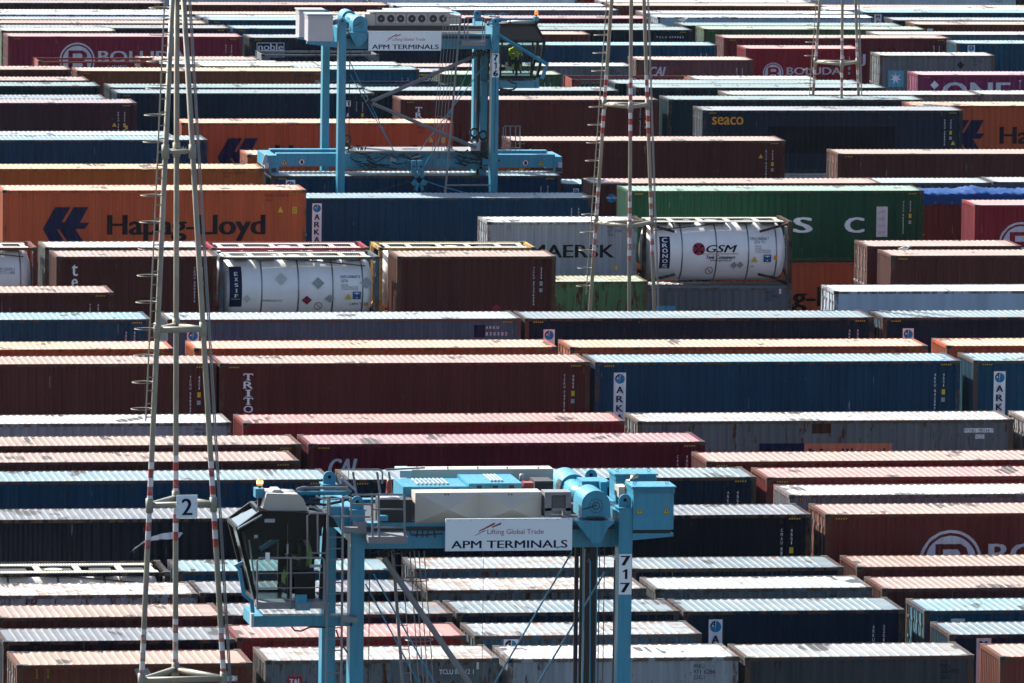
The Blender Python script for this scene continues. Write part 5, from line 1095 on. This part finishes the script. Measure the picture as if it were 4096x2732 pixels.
    MB().poly([P3(*p) for p in [(1168,2145),(1288,2145),(1292,2068),(1168,2062)]], cab_d0-.012).build('dark_reflection', M_CAB, cab)  # same painted dark reflection on the right pane
    e = MB(); e.add([(pr[0][0], cab_d0+.06, pr[0][1]), (pr[0][0], cab_d1-.06, pr[0][1]), (pr[4][0], cab_d1-.06, pr[4][1]), (pr[4][0], cab_d0+.06, pr[4][1])], [(0,1,2,3)]); e.build('windscreen', GL, cab)
    a = P3(1148, 2175); MB().box(a[0], cab_d0-.09, a[1]-.24, a[0]+.035, cab_d0-.05, a[1]).build('door_handle', M_WHITE, cab)
    for i in range(3): a = P3(960+i*18, 2130); c = P3(1015+i*8, 2395); MB().bar((a[0], cab_d0-.02+.03*i, a[1]), (c[0], cab_d0-.02+.03*i, c[1]), .035, .05).build('window_bar', M_WHITE if i % 2 == 0 else M_BLK, cab)
    A = [q(955, 2112, -.1), q(918, 2080, 1.5), q(1018, 2030, 1.5), q(1049, 2058, -.1)]
    e = MB(); e.hexa([(a[0], a[1], a[2]-.04) for a in (A[0], A[3])] + [(A[2][0], 1.5, A[2][2]-.04), (A[1][0], 1.5, A[1][2]-.04)], [(A[0][0], A[0][1], A[0][2]), (A[3][0], A[3][1], A[3][2])] + [(A[2][0], 1.5, A[2][2]), (A[1][0], 1.5, A[1][2])])
    e.build('sun_visor', M_VISOR, root)
    e = MB(); e.prism([P3(1079,2049), P3(1239,2049), P3(1222,2003), P3(1200,1984), P3(1075,1980), P3(1058,2040)], .3, 1.3); ac = e.build('air_conditioner', M_BEIGE, root)
    e = MB(); e.prism([P3(1095,1982), P3(1150,1982), P3(1135,1970), P3(1108,1970)], .5, 1.1); e.build('intake_hood', M_WHITE, ac)
    tubes('bumper_tube', [[(975,2250),(942,2265),(960,2275),(977,2378),(1008,2405),(1012,2450)]], .055, -.05, M_BLUE)
    B(1032, 2407, 1292, 2436, -.6, .0).build('cab_platform', M_GREY, root)
    tubes('cab_railing', [[(1030,2437),(1030,2240),(1038,2231),(1288,2231),(1297,2240),(1297,2437)], [(1164,2231),(1164,2437)]], .026, -.6)
    tubes('cab_railing', [[(1030,2293),(1297,2290)], [(1030,2352),(1297,2350)]], .014, -.6)
    tubes('door_railing', [[(1315,2054),(1240,2054),(1230,2064),(1230,2205),(1238,2212),(1315,2212)], [(1271,2054),(1271,2212)]], .022, -.4)
    B(1008, 2461, 1409, 2508, .0, .35).build('cab_support_beam', M_BLUE, root); B(1006, 2455, 1018, 2508, -.3, .0).build('end_plate', M_WHITE, root); B(1008, 2461, 1060, 2508, .35, 1.9).build('cab_support_beam', M_BLUE, root)
    B(1295, 2418, 1322, 2462, .0, .5).build('beam_bracket', M_BLUE, root)
    MB().bar(q(1042, 2198, .6), q(1138, 2136, .6), .10, .10).build('reflected_pipe', M_BLUE, cab)  # bar added to draw the blue pipe's reflection in the cab glass
    B(1063, 2210, 1080, 2246, -.66, -.64).build('paper_tag', PM['whitep'], root); B(1060, 2076, 1101, 2090, .0, .03).build('white_plate', M_WHITE, root); B(1019, 2140, 1033, 2152, .0, .03).build('clip', M_WHITE, root)  # paper tag, plain white plate (not a lamp) and white clip
    B(1240, 2258, 1288, 2270, -.02, .0).build('step_light', M_WHITE, root); B(1290, 2135, 1300, 2215, .2, .3).build('white_post', M_WHITE, root)
    fl = B(1183, 2408, 1241, 2442, -.75, -.61).build('floodlight', M_BLUE, root); B(1188, 2414, 1204, 2436, -.76, -.75).build('lamp_glass', M_GREY, fl); B(1212, 2414, 1228, 2436, -.76, -.75).build('lamp_glass', M_GREY, fl)
    B(1184, 2380, 1228, 2408, -.7, -.55).build('speaker_horn', M_BLUE, root)
    tubes('hydraulic_hose', [[(1167,2507),(1180,2522),(1205,2524),(1240,2508),(1330,2510)], [(1345,2520),(1360,2570),(1390,2610)]], .022, -.02, M_BLK)
    tubes('cab_boom', [[(1030,1974),(1400,1972)]], .055, .8, M_BLUE); B(1024, 1956, 1060, 1992, .55, .95).build('boom_head', M_BLUE, root); B(1034, 1993, 1058, 2027, .7, .9).build('boom_clamp', M_BLK, root)
    B(1104, 1956, 1119, 1966, .7, .9).build('clip', M_BLUE, root)
    tubes('boom_hose', [[(1182,1976),(1190,1958),(1215,1951),(1300,1952),(1385,1953),(1405,1968)]], .04, .7, M_GREY)
    p = q(1041, 1929, .8); l = beacon(root, p[0], p[1], p[2], .075); MB().tube([(p[0], p[1], p[2]-.03), (p[0], p[1], p[2]+.03)], .078, 10).build('lit_bulb', BULB, l)
    pp = q(1225, 2345, .85); o = seated_person((28.642+pp[0], 198.5+.85, pp[2]-.06), R(90), 'person in yellow-green work clothes seated inside the near carrier cab')
    return root
near_carrier()

# ---- far carrier
def far_carrier():
    V0 = 347.9; Zt = 14.60; U0 = 49.33
    root = thing('straddle_carrier', (U0, V0, ground_z(V0)), 'light blue straddle carrier numbered 716 further back, lowering its long spreader', 'straddle carrier', 'straddle carriers'); g0 = ground_z(V0)
    def q(px, py, d=0.):
        k = 1 + d/355
        return (.0104336*k*(px-1371.3) + .000115*(py-103) + .1475*d, d, Zt - g0 - .0103377*k*(py-103) - .0707*d + .000018*(px-1371))
    def B(x0, y0, x1, y1, d0, d1, mb=None):
        mb = mb or MB(); a = q(x0, y1, d0); c = q(x1, y0, d0); return mb.box(a[0], d0, a[2], c[0], d1, c[2])
    P2 = lambda px, py: (q(px, py)[0], q(px, py)[2])
    Z = Zt - g0; Xr, W = 6.40, 4.8
    chassis(root, Z, Xr, W, .30, .55)
    a = q(1474, 201, -.14); c = q(1766, 125.5, -.14); sign_board(root, a[0], a[2], c[0], c[2], -.14)
    a = q(1972, 309); c = q(1998, 213); fleet_number(root, '716', Xr-.145, Xr+.145, a[2], c[2], 0)
    for d0 in (.05, 2.75):
        x0, _, z1 = q(1234, 62, 0); x1, _, z0 = q(1332, 165, 0)
        cb = MB().box(x0, d0, z0, x1, d0+1.1, z1).build('electrical_cabinet', M_ALU, root); MB().box(x0-.05, d0-.05, z1+.02, x1+.05, d0+1.15, z1+.07).build('cabinet_lid', M_WHITE, cb)
        l = MB(); 
        for zz in (.3, .62): l.box(x0+.03, d0-.005, z0+zz, x1-.03, d0+.01, z0+zz+.008)
        for k in range(3): l.box(x0-.02, d0-.03, z1-.05-.04*k, x1+.02, d0+1.12, z1-.035-.04*k)
        l.build('cabinet_trim', M_ALU, cb)
        b = MB(); x0 -= .05; b.prism([(x0, z0-.10), (x0, z0-.02), (x1+.2, z0-.02), (x1+.2, z0-.26)][::-1], d0, d0+.2); b.build('cabinet_bracket', M_BLUE, root)
    hs = B(1458, 55, 1500, 103, .25, .9); B(1500, 50, 1800, 103, .3, .9, hs); B(1800, 60, 1846, 95, .4, 1.2, hs); hs = hs.build('fan_housing', M_BEIGE, root)
    B(1480, 46, 1815, 50, .2, 1.2).build('housing_roof', M_ALU, root)
    B(1551, 43, 1700, 52, 1.2, 2.9).build('engine_hood', M_WHITE, root); B(1700, 55, 1845, 75, 1.2, 3.0).build('engine_hood', M_BLUE, root); B(1690, 44, 1810, 47, 3.0, 3.6).build('exhaust_duct', M_BEIGE, root)
    for px in (1523.6, 1562.5, 1601.7, 1647, 1686, 1732, 1771):
        cx, _, cz = q(px, 73.5, .25); f = MB().box(cx-.195, .22, cz-.19, cx+.195, .30, cz+.21).build('fan_unit', M_BEIGE, root)
        MB().poly(circ(cx, cz, .16, 28), .214).build('fan_opening', M_BLK, f); MB().poly(circ(cx, cz, .03, 10), .20).build('fan_hub', M_BEIGE, f)
        bl = MB(); [bl.poly([(cx, cz), (cx+.15*math.cos(k*1.257), cz+.15*math.sin(k*1.257)), (cx+.14*math.cos(k*1.257+.5), cz+.14*math.sin(k*1.257+.5))], .208) for k in range(5)]; bl.build('fan_blades', M_DARK, f)
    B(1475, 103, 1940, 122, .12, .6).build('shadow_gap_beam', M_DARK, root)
    p = q(1440, 93, .15); pb = q(1436, 130, .15); drum(root, p[0], p[2], .31, .1, 1.2, pb[2]); drum(root, p[0], p[2], .31, 3.3, 4.6, pb[2])
    MB().tube([(p[0], 1.2, p[2]), (p[0], 3.3, p[2])], .22, 18).build('winch_motor', M_BLUE, root, smooth=True)
    B(1395, 70, 1420, 88, 1.8, 2.4).build('gearbox', M_BLUE, root)
    b = MB(); b.prism([P2(1396,129), P2(1422,182), P2(1445,182), P2(1472,150), P2(1472,129)], -.05, .6); b.build('winch_bracket', M_BLUE, root)
    b = MB(); b.tube([q(1335,90,.6), q(1352,80,.9), q(1372,78,1.2)], .10, 8); b.build('exhaust_pipe', M_GREY, root)
    B(1847, 164, 1940, 182, -.6, 0).build('platform', M_GREY, root)
    def tubes(nm, lst, r, d, m_=M_GREY): 
        e = MB(); [e.tube([q(x, y, d) for x, y in l], r, 6) for l in lst]; e.build(nm, m_, root)
    tubes('railing', [[(1858,166),(1858,74),(1864,69),(1935,69),(1940,74),(1940,180)], [(1872,70),(1872,166)], [(1931,70),(1931,180)], [(1858,118),(1940,118)]], .025, -.55)
    tubes('caged_ladder', [[(1842,65),(1788,700),(1768,935)]], .045, -.4)
    for t0, t1 in ((1777,1722), (1788,1732), (1802,1745), (1814,1760), (1828,1770)): tubes('caged_ladder', [[(t0,62),(t1,690)]], .013, -.7)
    for py in (66, 190, 330, 465, 675): f = (py-62)/628; tubes('cage_hoop', [[(1777-55*f, py), (1810-55*f, py+3), (1842-55*f, py+1)]], .016, -.8)
    tubes('lower_arm', [[(1790,742),(1965,742)]], .035, -.2)
    for l in ([(1380+16,240),(1573,602)], [(1401,298),(1574,601)], [(1955,238),(1681,599)], [(1885,250),(1737,600)], [(1573,602),(1640,690)], [(1737,600),(1680,690)]): tubes('guy_rod', [l], .020, 1.0, M_BLUE)
    tubes('scissor_arm', [[(1895,225),(1478,408)]], .085, 1.0); tubes('scissor_arm', [[(1478,408),(1905,592)]], .085, 1.0)
    tubes('scissor_pivot', [[(1466,402),(1486,414)]], .12, .9, M_BLK)
    for px, d, r in ((1399, .3, .02), (1909, 2., .02), (1953, 1.2, .02), (1984, -.1, .012)): a = q(px, 200, d); MB().tube([a, (a[0], a[1], q(0, 610)[2])], r, 6).build('hoist_rope', M_BLK, root)
    a = q(1938, 200, 2.0); MB().box(a[0]-.16, 2.0, 3.0, a[0]+.14, 2.3, a[2]).build('inner_mast', M_BLUE, root); a = q(1918, 200, 2.2); MB().box(a[0]-.07, 2.2, 3.0, a[0]+.07, 2.4, a[2]).build('guide_rail', M_DARK, root)
    a = q(1964, 225, .9); MB().box(a[0]-.05, .6, 3.0, a[0]+.05, .9, a[2]).build('guide_rail', M_BLK, root)
    B(1905, 400, 1917, 452, 1.8, 2.2).build('rope_clamp', M_BLK, root); B(1925, 325, 1962, 385, 1.8, 2.1).build('mast_gusset', M_BLUE, root)
    # cab
    prof = [(1985,313), (2160,313), (2178,242), (2190,167), (2153,103), (1985,103)]; pr = [P2(*p) for p in prof]; d0, d1 = .7, 2.2; e = MB()
    for d in (d0, d1):
        for i in range(6): a, c = pr[i], pr[(i+1) % 6]; e.bar((a[0], d, a[1]), (c[0], d, c[1]), .11, .11)
    for a in pr: e.bar((a[0], d0, a[1]), (a[0], d1, a[1]), .10, .10)
    a, c = P2(1985,170), P2(2190,170); e.bar((a[0], d0, a[1]), (c[0], d0, c[1]), .12, .10); e.bar((a[0], d1, a[1]), (c[0], d1, c[1]), .12, .10)
    for px in (2020, 2143): a, c = P2(px,170), P2(px-8,313); e.bar((a[0], d0, a[1]), (c[0], d0, c[1]), .07, .07)
    cab = e.build('cab_frame', M_CAB, root)
    e = MB(); e.box(pr[0][0], d0, pr[0][1]-.05, pr[1][0], d1, pr[0][1]+.04); e.box(pr[0][0], d0+.05, pr[4][1]-.02, pr[4][0], d1, pr[4][1]+.05); e.build('cab_shell', M_CAB, cab)
    MB().poly([P2(1990,168), P2(2186,168), P2(2150,106), P2(1990,106)], d0-.01).build('roof_window', plain('tinted_roof_glass', (.02,.024,.028), .15), cab)
    for d in (d0-.01, d1+.01): MB().poly([P2(1990,310), P2(2156,310), P2(2174,242), P2(2186,172), P2(1990,172)][::(1 if d < 1 else -1)], d).build('window_pane', GL, cab)
    e = MB(); e.torus((q(2071,0,1.0)[0], d0+.35, q(0,222,1.0)[2]+.1), .17, .018, 'y', 18, 5); e.bar((q(2071,0)[0]+.14, d0+.35, q(0,230)[2]), (q(2075,0)[0]+.14, d0+.5, q(0,308)[2]), .09, .09); e.build('steering_wheel', M_BLK, cab)
    tubes('wiper', [[(2090,172),(2117,250)], [(2117,250),(2117,295)]], .014, .62, M_BLK)
    sx, sz = P2(2085, 300); e = MB(); e.box(sx-.27, 1.35, sz+.25, sx+.27, 1.9, sz+.40); e.box(sx-.25, 1.85, sz+.4, sx+.25, 2.0, sz+1.15); e.build('seat', M_BLK, cab)
    seated_person((U0+sx-.0, V0+1.62, g0+sz-.02), R(180), 'person in yellow-green high-visibility clothes seated in the far carrier cab')
    tubes('bumper_tube', [[(1995,138),(2193,259),(2183,275),(2170,315)]], .085, -.1, M_BLUE)
    B(1999, 324, 2158, 352, .3, .7).build('cab_support_beam', M_BLUE, root); B(2147, 312, 2158, 352, .2, .3).build('beam_bracket', M_BLUE, root); B(2050, 313, 2096, 324, .5, .7).build('control_box', M_BLK, root)
    tubes('hydraulic_hose', [[(2032,318),(2048,330),(2068,335),(2066,350),(2050,358),(2000,360)], [(1990,352),(2040,360),(2060,356)]], .035, .1, M_BLK)
    e = MB(); e.tube([q(2030,92,1.), q(2135,92,1.)], .125, 16); e.build('air_conditioner', M_BEIGE, root, smooth=True)
    tubes('cab_boom', [[(1965,76),(2152,76)]], .05, .8, M_BLUE); B(2138, 66, 2156, 84, .6, 1.).build('boom_head', M_BLUE, root); B(2138, 84, 2152, 100, .7, .9).build('boom_clamp', M_BLK, root)
    p = q(2146, 49, .8); beacon(root, p[0], p[1], p[2], .085)
    random.seed(9)
    for k in range(16):
        x = random.uniform(1940, 2040); y = random.uniform(55, 98); tubes('hose_bundle', [[(x,y), (x+random.uniform(5,25), y+random.uniform(-8,8)), (x+random.uniform(20,45), y+random.uniform(-10,10))]], .03, .9, random.choice([M_BLK, M_ALU, M_BLUE, M_GREY]))
    for k in range(12):
        x = random.uniform(1860, 1965); tubes('hydraulic_hose', [[(x,185), (x+random.uniform(-15,15), 210), (x+random.uniform(-20,30), 225), (x+random.uniform(-5,40), 200)]], .028, .6, M_BLK)
    # spreader with its telescopic beams
    sp = thing('spreader', (U0, V0+1.5, g0 + 0), 'blue container spreader with telescopic arms hanging in the far carrier', 'spreader')
    def S(x0, y0, x1, y1, dd0, dd1, nm, m_, par=sp):
        a = q(x0, y1, 1.5); c = q(x1, y0, 1.5); return MB().box(a[0], dd0, a[2], c[0], dd1, c[2]).build(nm, m_, par)
    S(1105, 613, 1400, 664, .0, .45, 'telescopic_arm', M_BLUE); S(1105, 613, 1400, 664, 2.0, 2.45, 'telescopic_arm', M_BLUE)
    S(1930, 620, 2222, 671, .0, .45, 'telescopic_arm', M_BLUE); S(1930, 620, 2222, 671, 2.0, 2.45, 'telescopic_arm', M_BLUE)
    S(1385, 612, 1940, 681, .5, 1.95, 'main_beam', M_BLUE); S(1385, 606, 1935, 612, .2, 2.2, 'beam_deck', M_GREY); S(1400, 636, 1640, 668, .3, .5, 'side_channel', M_BLUE); S(1740, 640, 1925, 672, .3, .5, 'side_channel', M_BLUE)
    for s in (0, 1):
        x0, x1 = (1060, 1106) if s == 0 else (2216, 2250); S(x0, 620 if s == 0 else 628, x1, 668, -.05, 2.5, 'end_beam', M_BLUE)
        for y in (-.08, 2.25): S(x0+(18 if s == 0 else 2), 664, x1+(8 if s == 0 else 0), 694, y, y+.28, 'twistlock_housing', M_BLUE); 
        S(x0+(24 if s == 0 else 8), 671, x1-2, 688, -.09, -.08, 'lock_window', M_BLK)
        a = q(x0+(2 if s == 0 else 22), 660, 1.5); MB().box(a[0]-.05, -.12, a[2]-.12, a[0]+.12, .0, a[2]+.1).build('lock_linkage', M_ALU, sp)
    e = MB(); P5 = lambda px, py: (q(px, py, 1.5)[0], q(px, py, 1.5)[2]); e.prism([P5(1046,655), P5(1070,662), P5(1066,613), P5(1056,620)], -.1, -.04); e.build('guide_flap', M_WHITE, sp)
    for (px, kind) in ((1137, 't'), (1206, 'c'), (2103, 'c'), (2166, 't')):
        x, z = P5(px, 647 if px < 1500 else 653)
        if kind == 't': warn_tri(sp, x, z, .14, -.004)
        else:
            b = MB().poly(circ(x, z, .14, 24), -.004).build('prohibition_sign', PM['redp'], sp); MB().poly(circ(x, z, .115, 24), -.006).build('sign_face', PM['whitep'], b)
            h = MB(); h.poly([(x-.05,z-.08),(x+.05,z-.08),(x+.07,z+.02),(x+.03,z+.08),(x-.05,z+.06)], -.008); h.build('glyph', PM['navyp'], b); c = MB().poly([(x-.09,z+.075),(x-.075,z+.09),(x+.09,z-.075),(x+.075,z-.09)][::-1], -.010); c.build('sign_bar', PM['redp'], b)
    for px, y0, y1 in ((1575, 625, 649), (1648, 626, 646), (1672, 626, 646)): S(px-12, y0, px+12, y1, .2, .3, 'valve_box', M_WHITE)
    for px in (1650, 1676):
        S(px-10, 640, px+8, 690, -.4, -.2, 'pulley_block', M_BLUE); x, z = P5(px, 663); MB().poly(circ(x, z, .05, 10), -.41).build('pulley_pin', M_BLK, sp)
    random.seed(21)
    for k in range(34):
        x = random.choice([random.uniform(1390,1480), random.uniform(1820,1935), random.uniform(1500,1640)]); y = random.uniform(600, 660)
        e = MB(); e.tube([q(x, y, 1.5), q(x+random.uniform(10,40), y+random.uniform(5,25), 1.4), q(x+random.uniform(40,95), y+random.uniform(-5,25), 1.4)], random.uniform(.015,.035), 5)
        e.v = [(vx, vy-1.5+.1, vz) for vx, vy, vz in e.v]; e.build('hydraulic_hose', M_BLK, sp)
    for cx, cy in ((1392, 560), (1905, 535), (1940, 545)):
        e = MB(); x, z = P5(cx, cy); e.torus((x, .5, z), .17, .05, 'y', 18, 6); e.torus((x, .5, z-.35), .12, .06, 'y', 14, 6); e.build('hose_reel', M_BLK, sp)
    S(1885, 575, 1925, 612, .2, .9, 'valve_block', M_ALU); S(1928, 565, 1958, 632, .2, .8, 'cable_basket', M_BLK)
    for k in range(9):
        x = 1395 + k*9; e = MB(); p = q(x, 598, 1.5); e.tube([(p[0], .6, p[2]-.1), (p[0]+random.uniform(-.1,.1), .6, p[2]+random.uniform(0,.2))], .03, 5); e.build('hose_fitting', random.choice([M_BLK, M_BLUE]), sp)
    for k in range(10):
        x = 1618 + k*6; e = MB(); p = q(x, 606, 1.5); e.torus((p[0], .5, p[2]+.02), .06, .010, 'y', 10, 4, 0, math.pi); e.build('hose_loop', M_ALU, sp)
    for px, m_ in ((1797, PM['azure']), (1810, PM['greenp']), (1816, M_RED)): p = q(px, 597, 1.5); MB().tube([(p[0], .6, p[2]-.05), (p[0], .6, p[2]+.05)], .035, 8).build('signal_lamp', m_, sp)
    S(1785, 600, 1822, 606, .4, .9, 'lamp_box', M_WHITE)
    # linkage star below the beam
    st = MB(); c0 = (1671, 718)
    for k, (dx, dy) in enumerate(((-26, 14), (26, 14), (-13, 38), (13, 38), (-14, -22), (14, -22))):
        a = P5(c0[0]+dx*1.1, c0[1]+dy*1.1); c = P5(c0[0]+dx*.42, c0[1]+dy*.42-4); st.bar((a[0], -.35, a[1]), (c[0], -.35, c[1]), .12, .20)
    e2 = P5(c0[0], c0[1]-42); st.bar((e2[0]-.15, -.35, e2[1]), (P5(c0[0]-14, c0[1]-20)[0], -.35, P5(c0[0]-14, c0[1]-20)[1]), .1, .16); st.bar((e2[0]+.15, -.35, e2[1]), (P5(c0[0]+14, c0[1]-20)[0], -.35, P5(c0[0]+14, c0[1]-20)[1]), .1, .16)
    st.build('chain_linkage', M_BLUE, sp)
    for p0, p1, m_ in (((1645,722),(1435,772),M_BLK), ((1697,722),(1780,748),M_BLUE), ((1780,748),(1900,780),M_BLUE), ((1656,752),(1635,790),M_BLK), ((1686,752),(1708,795),M_BLK)):
        a, c = P5(*p0), P5(*p1); MB().tube([(a[0], -.4, a[1]), (c[0], -.9, c[1])], .024, 6).build('sling_cable', m_, sp)
    tubes('cage_rail', [[(2013,616),(2013,510),(2018,505),(2080,505),(2080,618)], [(2022,616),(2022,510)], [(2041,508),(2041,618)], [(2062,508),(2062,618)], [(2013,572),(2046,575)], [(1998,592),(2080,592)]], .022, 3.5)
    return root
far_carrier()
# ------------------------------------------------------------------ tripod masts
def mast_paint():
    M, t, b = mat('mast_paint', .55)
    tc = N(t, 'ShaderNodeTexCoord'); sx = N(t, 'ShaderNodeSeparateXYZ'); t.links.new(tc.outputs['Object'], sx.inputs[0]); z = sx.outputs[2]
    at = attr(t, 'fade')
    base = mixc(t, ramp(t, noise(t, (2, 2, .6), 2, 5), .3, .7), (.29, .26, .20), (.17, .145, .11))
    out_ = base
    for zc, w, fd in ((4.25, 1.05, 0), (0.0, 1.25, 1)):
        inb = mth(t, 'LESS_THAN', mth(t, 'ABSOLUTE', mth(t, 'SUBTRACT', z, zc)), w)
        st = mth(t, 'LESS_THAN', mth(t, 'FRACT', mth(t, 'DIVIDE', mth(t, 'SUBTRACT', z, zc - w), .43)), .5)
        cc = mixc(t, st, (.52, .53, .54), (.30, .025, .02) if not fd else (.30, .09, .06))
        wr = ramp(t, noise(t, (3, 3, 2), 2.2, 5, 9), .52, .60)
        cc = mixc(t, mth(t, 'MULTIPLY', wr, .30 if not fd else .75), cc, (.36, .35, .34))
        out_ = mixc(t, inb, out_, cc)
    t.links.new(out_, b.inputs['Base Color']); return M
M_MAST = mast_paint()
def mast(loc, zr, back, tilt, label, number=None, lean=0):
    """three-legged tapering mast; local z=0 is its second ring from the ground; `back`: the odd leg is the far one"""
    root = thing('tripod_mast', loc, label, 'mast', 'tripod masts'); zb = -zr; za = 17.5; M = M_MAST
    r0 = 1.155; slope = (2.0 - .29) / 16.3 / math.sqrt(3)     # corner distance from the axis
    az = [R(210), R(330), R(90)] if back else [R(150), R(30), R(270)]
    az = [a + tilt for a in az]
    def C(i, z): rr = r0 - slope * z; return Vector((rr*math.cos(az[i]), rr*math.sin(az[i]), z))
    root.rotation_euler.y = lean
    for i in range(3):
        MB().tube([C(i, zb), C(i, 0), C(i, 8), C(i, za)], .066, 14).build('leg', M, root, smooth=True)
        MB().box(*(C(i, zb) - Vector((.3,.3,0))), *(C(i, zb) + Vector((.3,.3,.12)))).build('foot_plate', M_GREY, root)
    for zz in (-8.4, -4.2, 0, 4.25, 8.5, 12.8, 16.9):
        if zz < zb + .5: continue
        for i in range(3):
            a, c = C(i, zz), C((i+1) % 3, zz); MB().tube([a, c], .075 if zz < 10 else .05, 10).build('ring_brace', M_MASTG, root, smooth=True)
        for i in range(3): a = C(i, zz); MB().tube([a - Vector((0,0,.17)), a + Vector((0,0,.17))], .092, 12).build('joint_collar', M_MASTG, root, smooth=True)
    # ladder with safety hoops on the left leg
    lo_, hi = (6.3, za-1) if number else (-2.6, za-1)
    ox = .17
    lad = MB()
    lad.tube([C(0, lo_) + Vector((-.19, -.05, 0)), C(0, hi) + Vector((-.19, -.05, 0))], .020, 6)
    z = lo_ + .1
    while z < hi: a = C(0, z); lad.tube([a + Vector((-.19, -.05, 0)), a + Vector((-.05, -.05, 0))], .016, 5); z += .32
    lad.build('ladder', M_MASTG, root)
    z = lo_ + .3
    while z < hi: a = C(0, z) + Vector((-.31, -.05, 0)); h = MB(); h.torus((a.x, a.y, a.z), .25, .011, 'z', 22, 5); h.build('safety_hoop', M_MASTG, root); z += .645
    for off in (.13, .17): MB().tube([C(1, zb) + Vector((off, 0, 0)), C(1, za) + Vector((off, 0, 0))], .018, 6).build('cable_conduit', M_GREY, root)
    if number:
        y = C(0, 4.25).y - .12; xm = .11; s = .255; zc = 4.22
        p = MB().box(xm-s, y-.02, zc-s*1.1, xm+s, y, zc+s*1.1).build('number_board', M_SIGN, root)
        b = MB(); put_text(b, number, (xm-s*.52, zc-s*.82, xm+s*.52, zc+s*.76), y-.025, 'b'); b.build('lettering', PM['navyp'], p)
        b = MB(); [b.poly(circ(xm+sx*s*.84, zc+sz*s*.3, .010, 6), y-.024) for sx in (-1, 1) for sz in (-1, 1)]; b.build('bolts', PM['darkp'], p)
    return root
M_MASTG = plain('mast_weathered_grey', (.27, .25, .195), .6, .1, var=.35, sc=4)
mast((25.10, 203.9, 9.06), 9.06, True, R(-1), 'nearest tripod mast, with the white number 2 board on its ring', '2', -.013)
mast((52.75, 299.4, 11.0), 11.0, False, R(-3), 'middle tripod mast with red and white bands, left of the white tank', None)
mast((79.4, 393.6, 9.65), 10.15, False, R(-3), 'far tripod mast with faded bands at the top of the photo, right side', None)

# ------------------------------------------------------------------ gulls
M_GULLG = plain('gull_grey', (.22, .23, .25), .8); M_GULLW = plain('gull_white', (.7, .7, .7), .8)
def gull(loc, rz, label):
    b = MB(); sec = [(-.26,.006,.17),(-.18,.03,.17),(-.08,.07,.16),(.04,.085,.17),(.12,.065,.19),(.17,.045,.235),(.215,.047,.265),(.255,.030,.26),(.31,.008,.25)]
    n = 10; vs = [(x, r*math.cos(2*math.pi*k/n), z + r*math.sin(2*math.pi*k/n)) for x, r, z in sec for k in range(n)]
    b.add(vs, [(i*n+k, (i+1)*n+k, (i+1)*n+(k+1) % n, i*n+(k+1) % n) for i in range(len(sec)-1) for k in range(n)]); o = b.mesh('gull', M_GULLW, True); g_ = link('gull', o, None, loc=loc, rz=rz)
    for s in (-1, 1):
        w = MB(); w.add([(.12, s*.07, .21), (.0, s*.098, .20), (-.3, s*.03, .155), (-.1, s*.06, .225), (.05, s*.03, .262)], [(0,1,2,3,4)]); w.build('wing', M_GULLG, g_)
        MB().tube([(.02, s*.03, 0), (.01, s*.03, .11)], .006, 5).build('leg', PM['amber'], g_)
    MB().tube([(.25, 0, .262), (.31, 0, .25)], .010, 6, r1=.003).build('beak', PM['yellow'], g_)
    g_['label'] = label; g_['category'] = 'gull'; g_['group'] = 'gulls resting on roofs'
def rowof(cid): return next(r for r in ROWS if r[0] == cid)
r_ = rowof('R2'); gull((r_[4]+.75, r_[3]+1.0, r_[5]), R(10), 'grey and white gull on the dark brown container roof, right of centre')
r_ = rowof('K45'); gull((r_[4]+.35, r_[3]+1.7, r_[5]), R(-5), 'gull standing on a dark teal container roof near the top right')
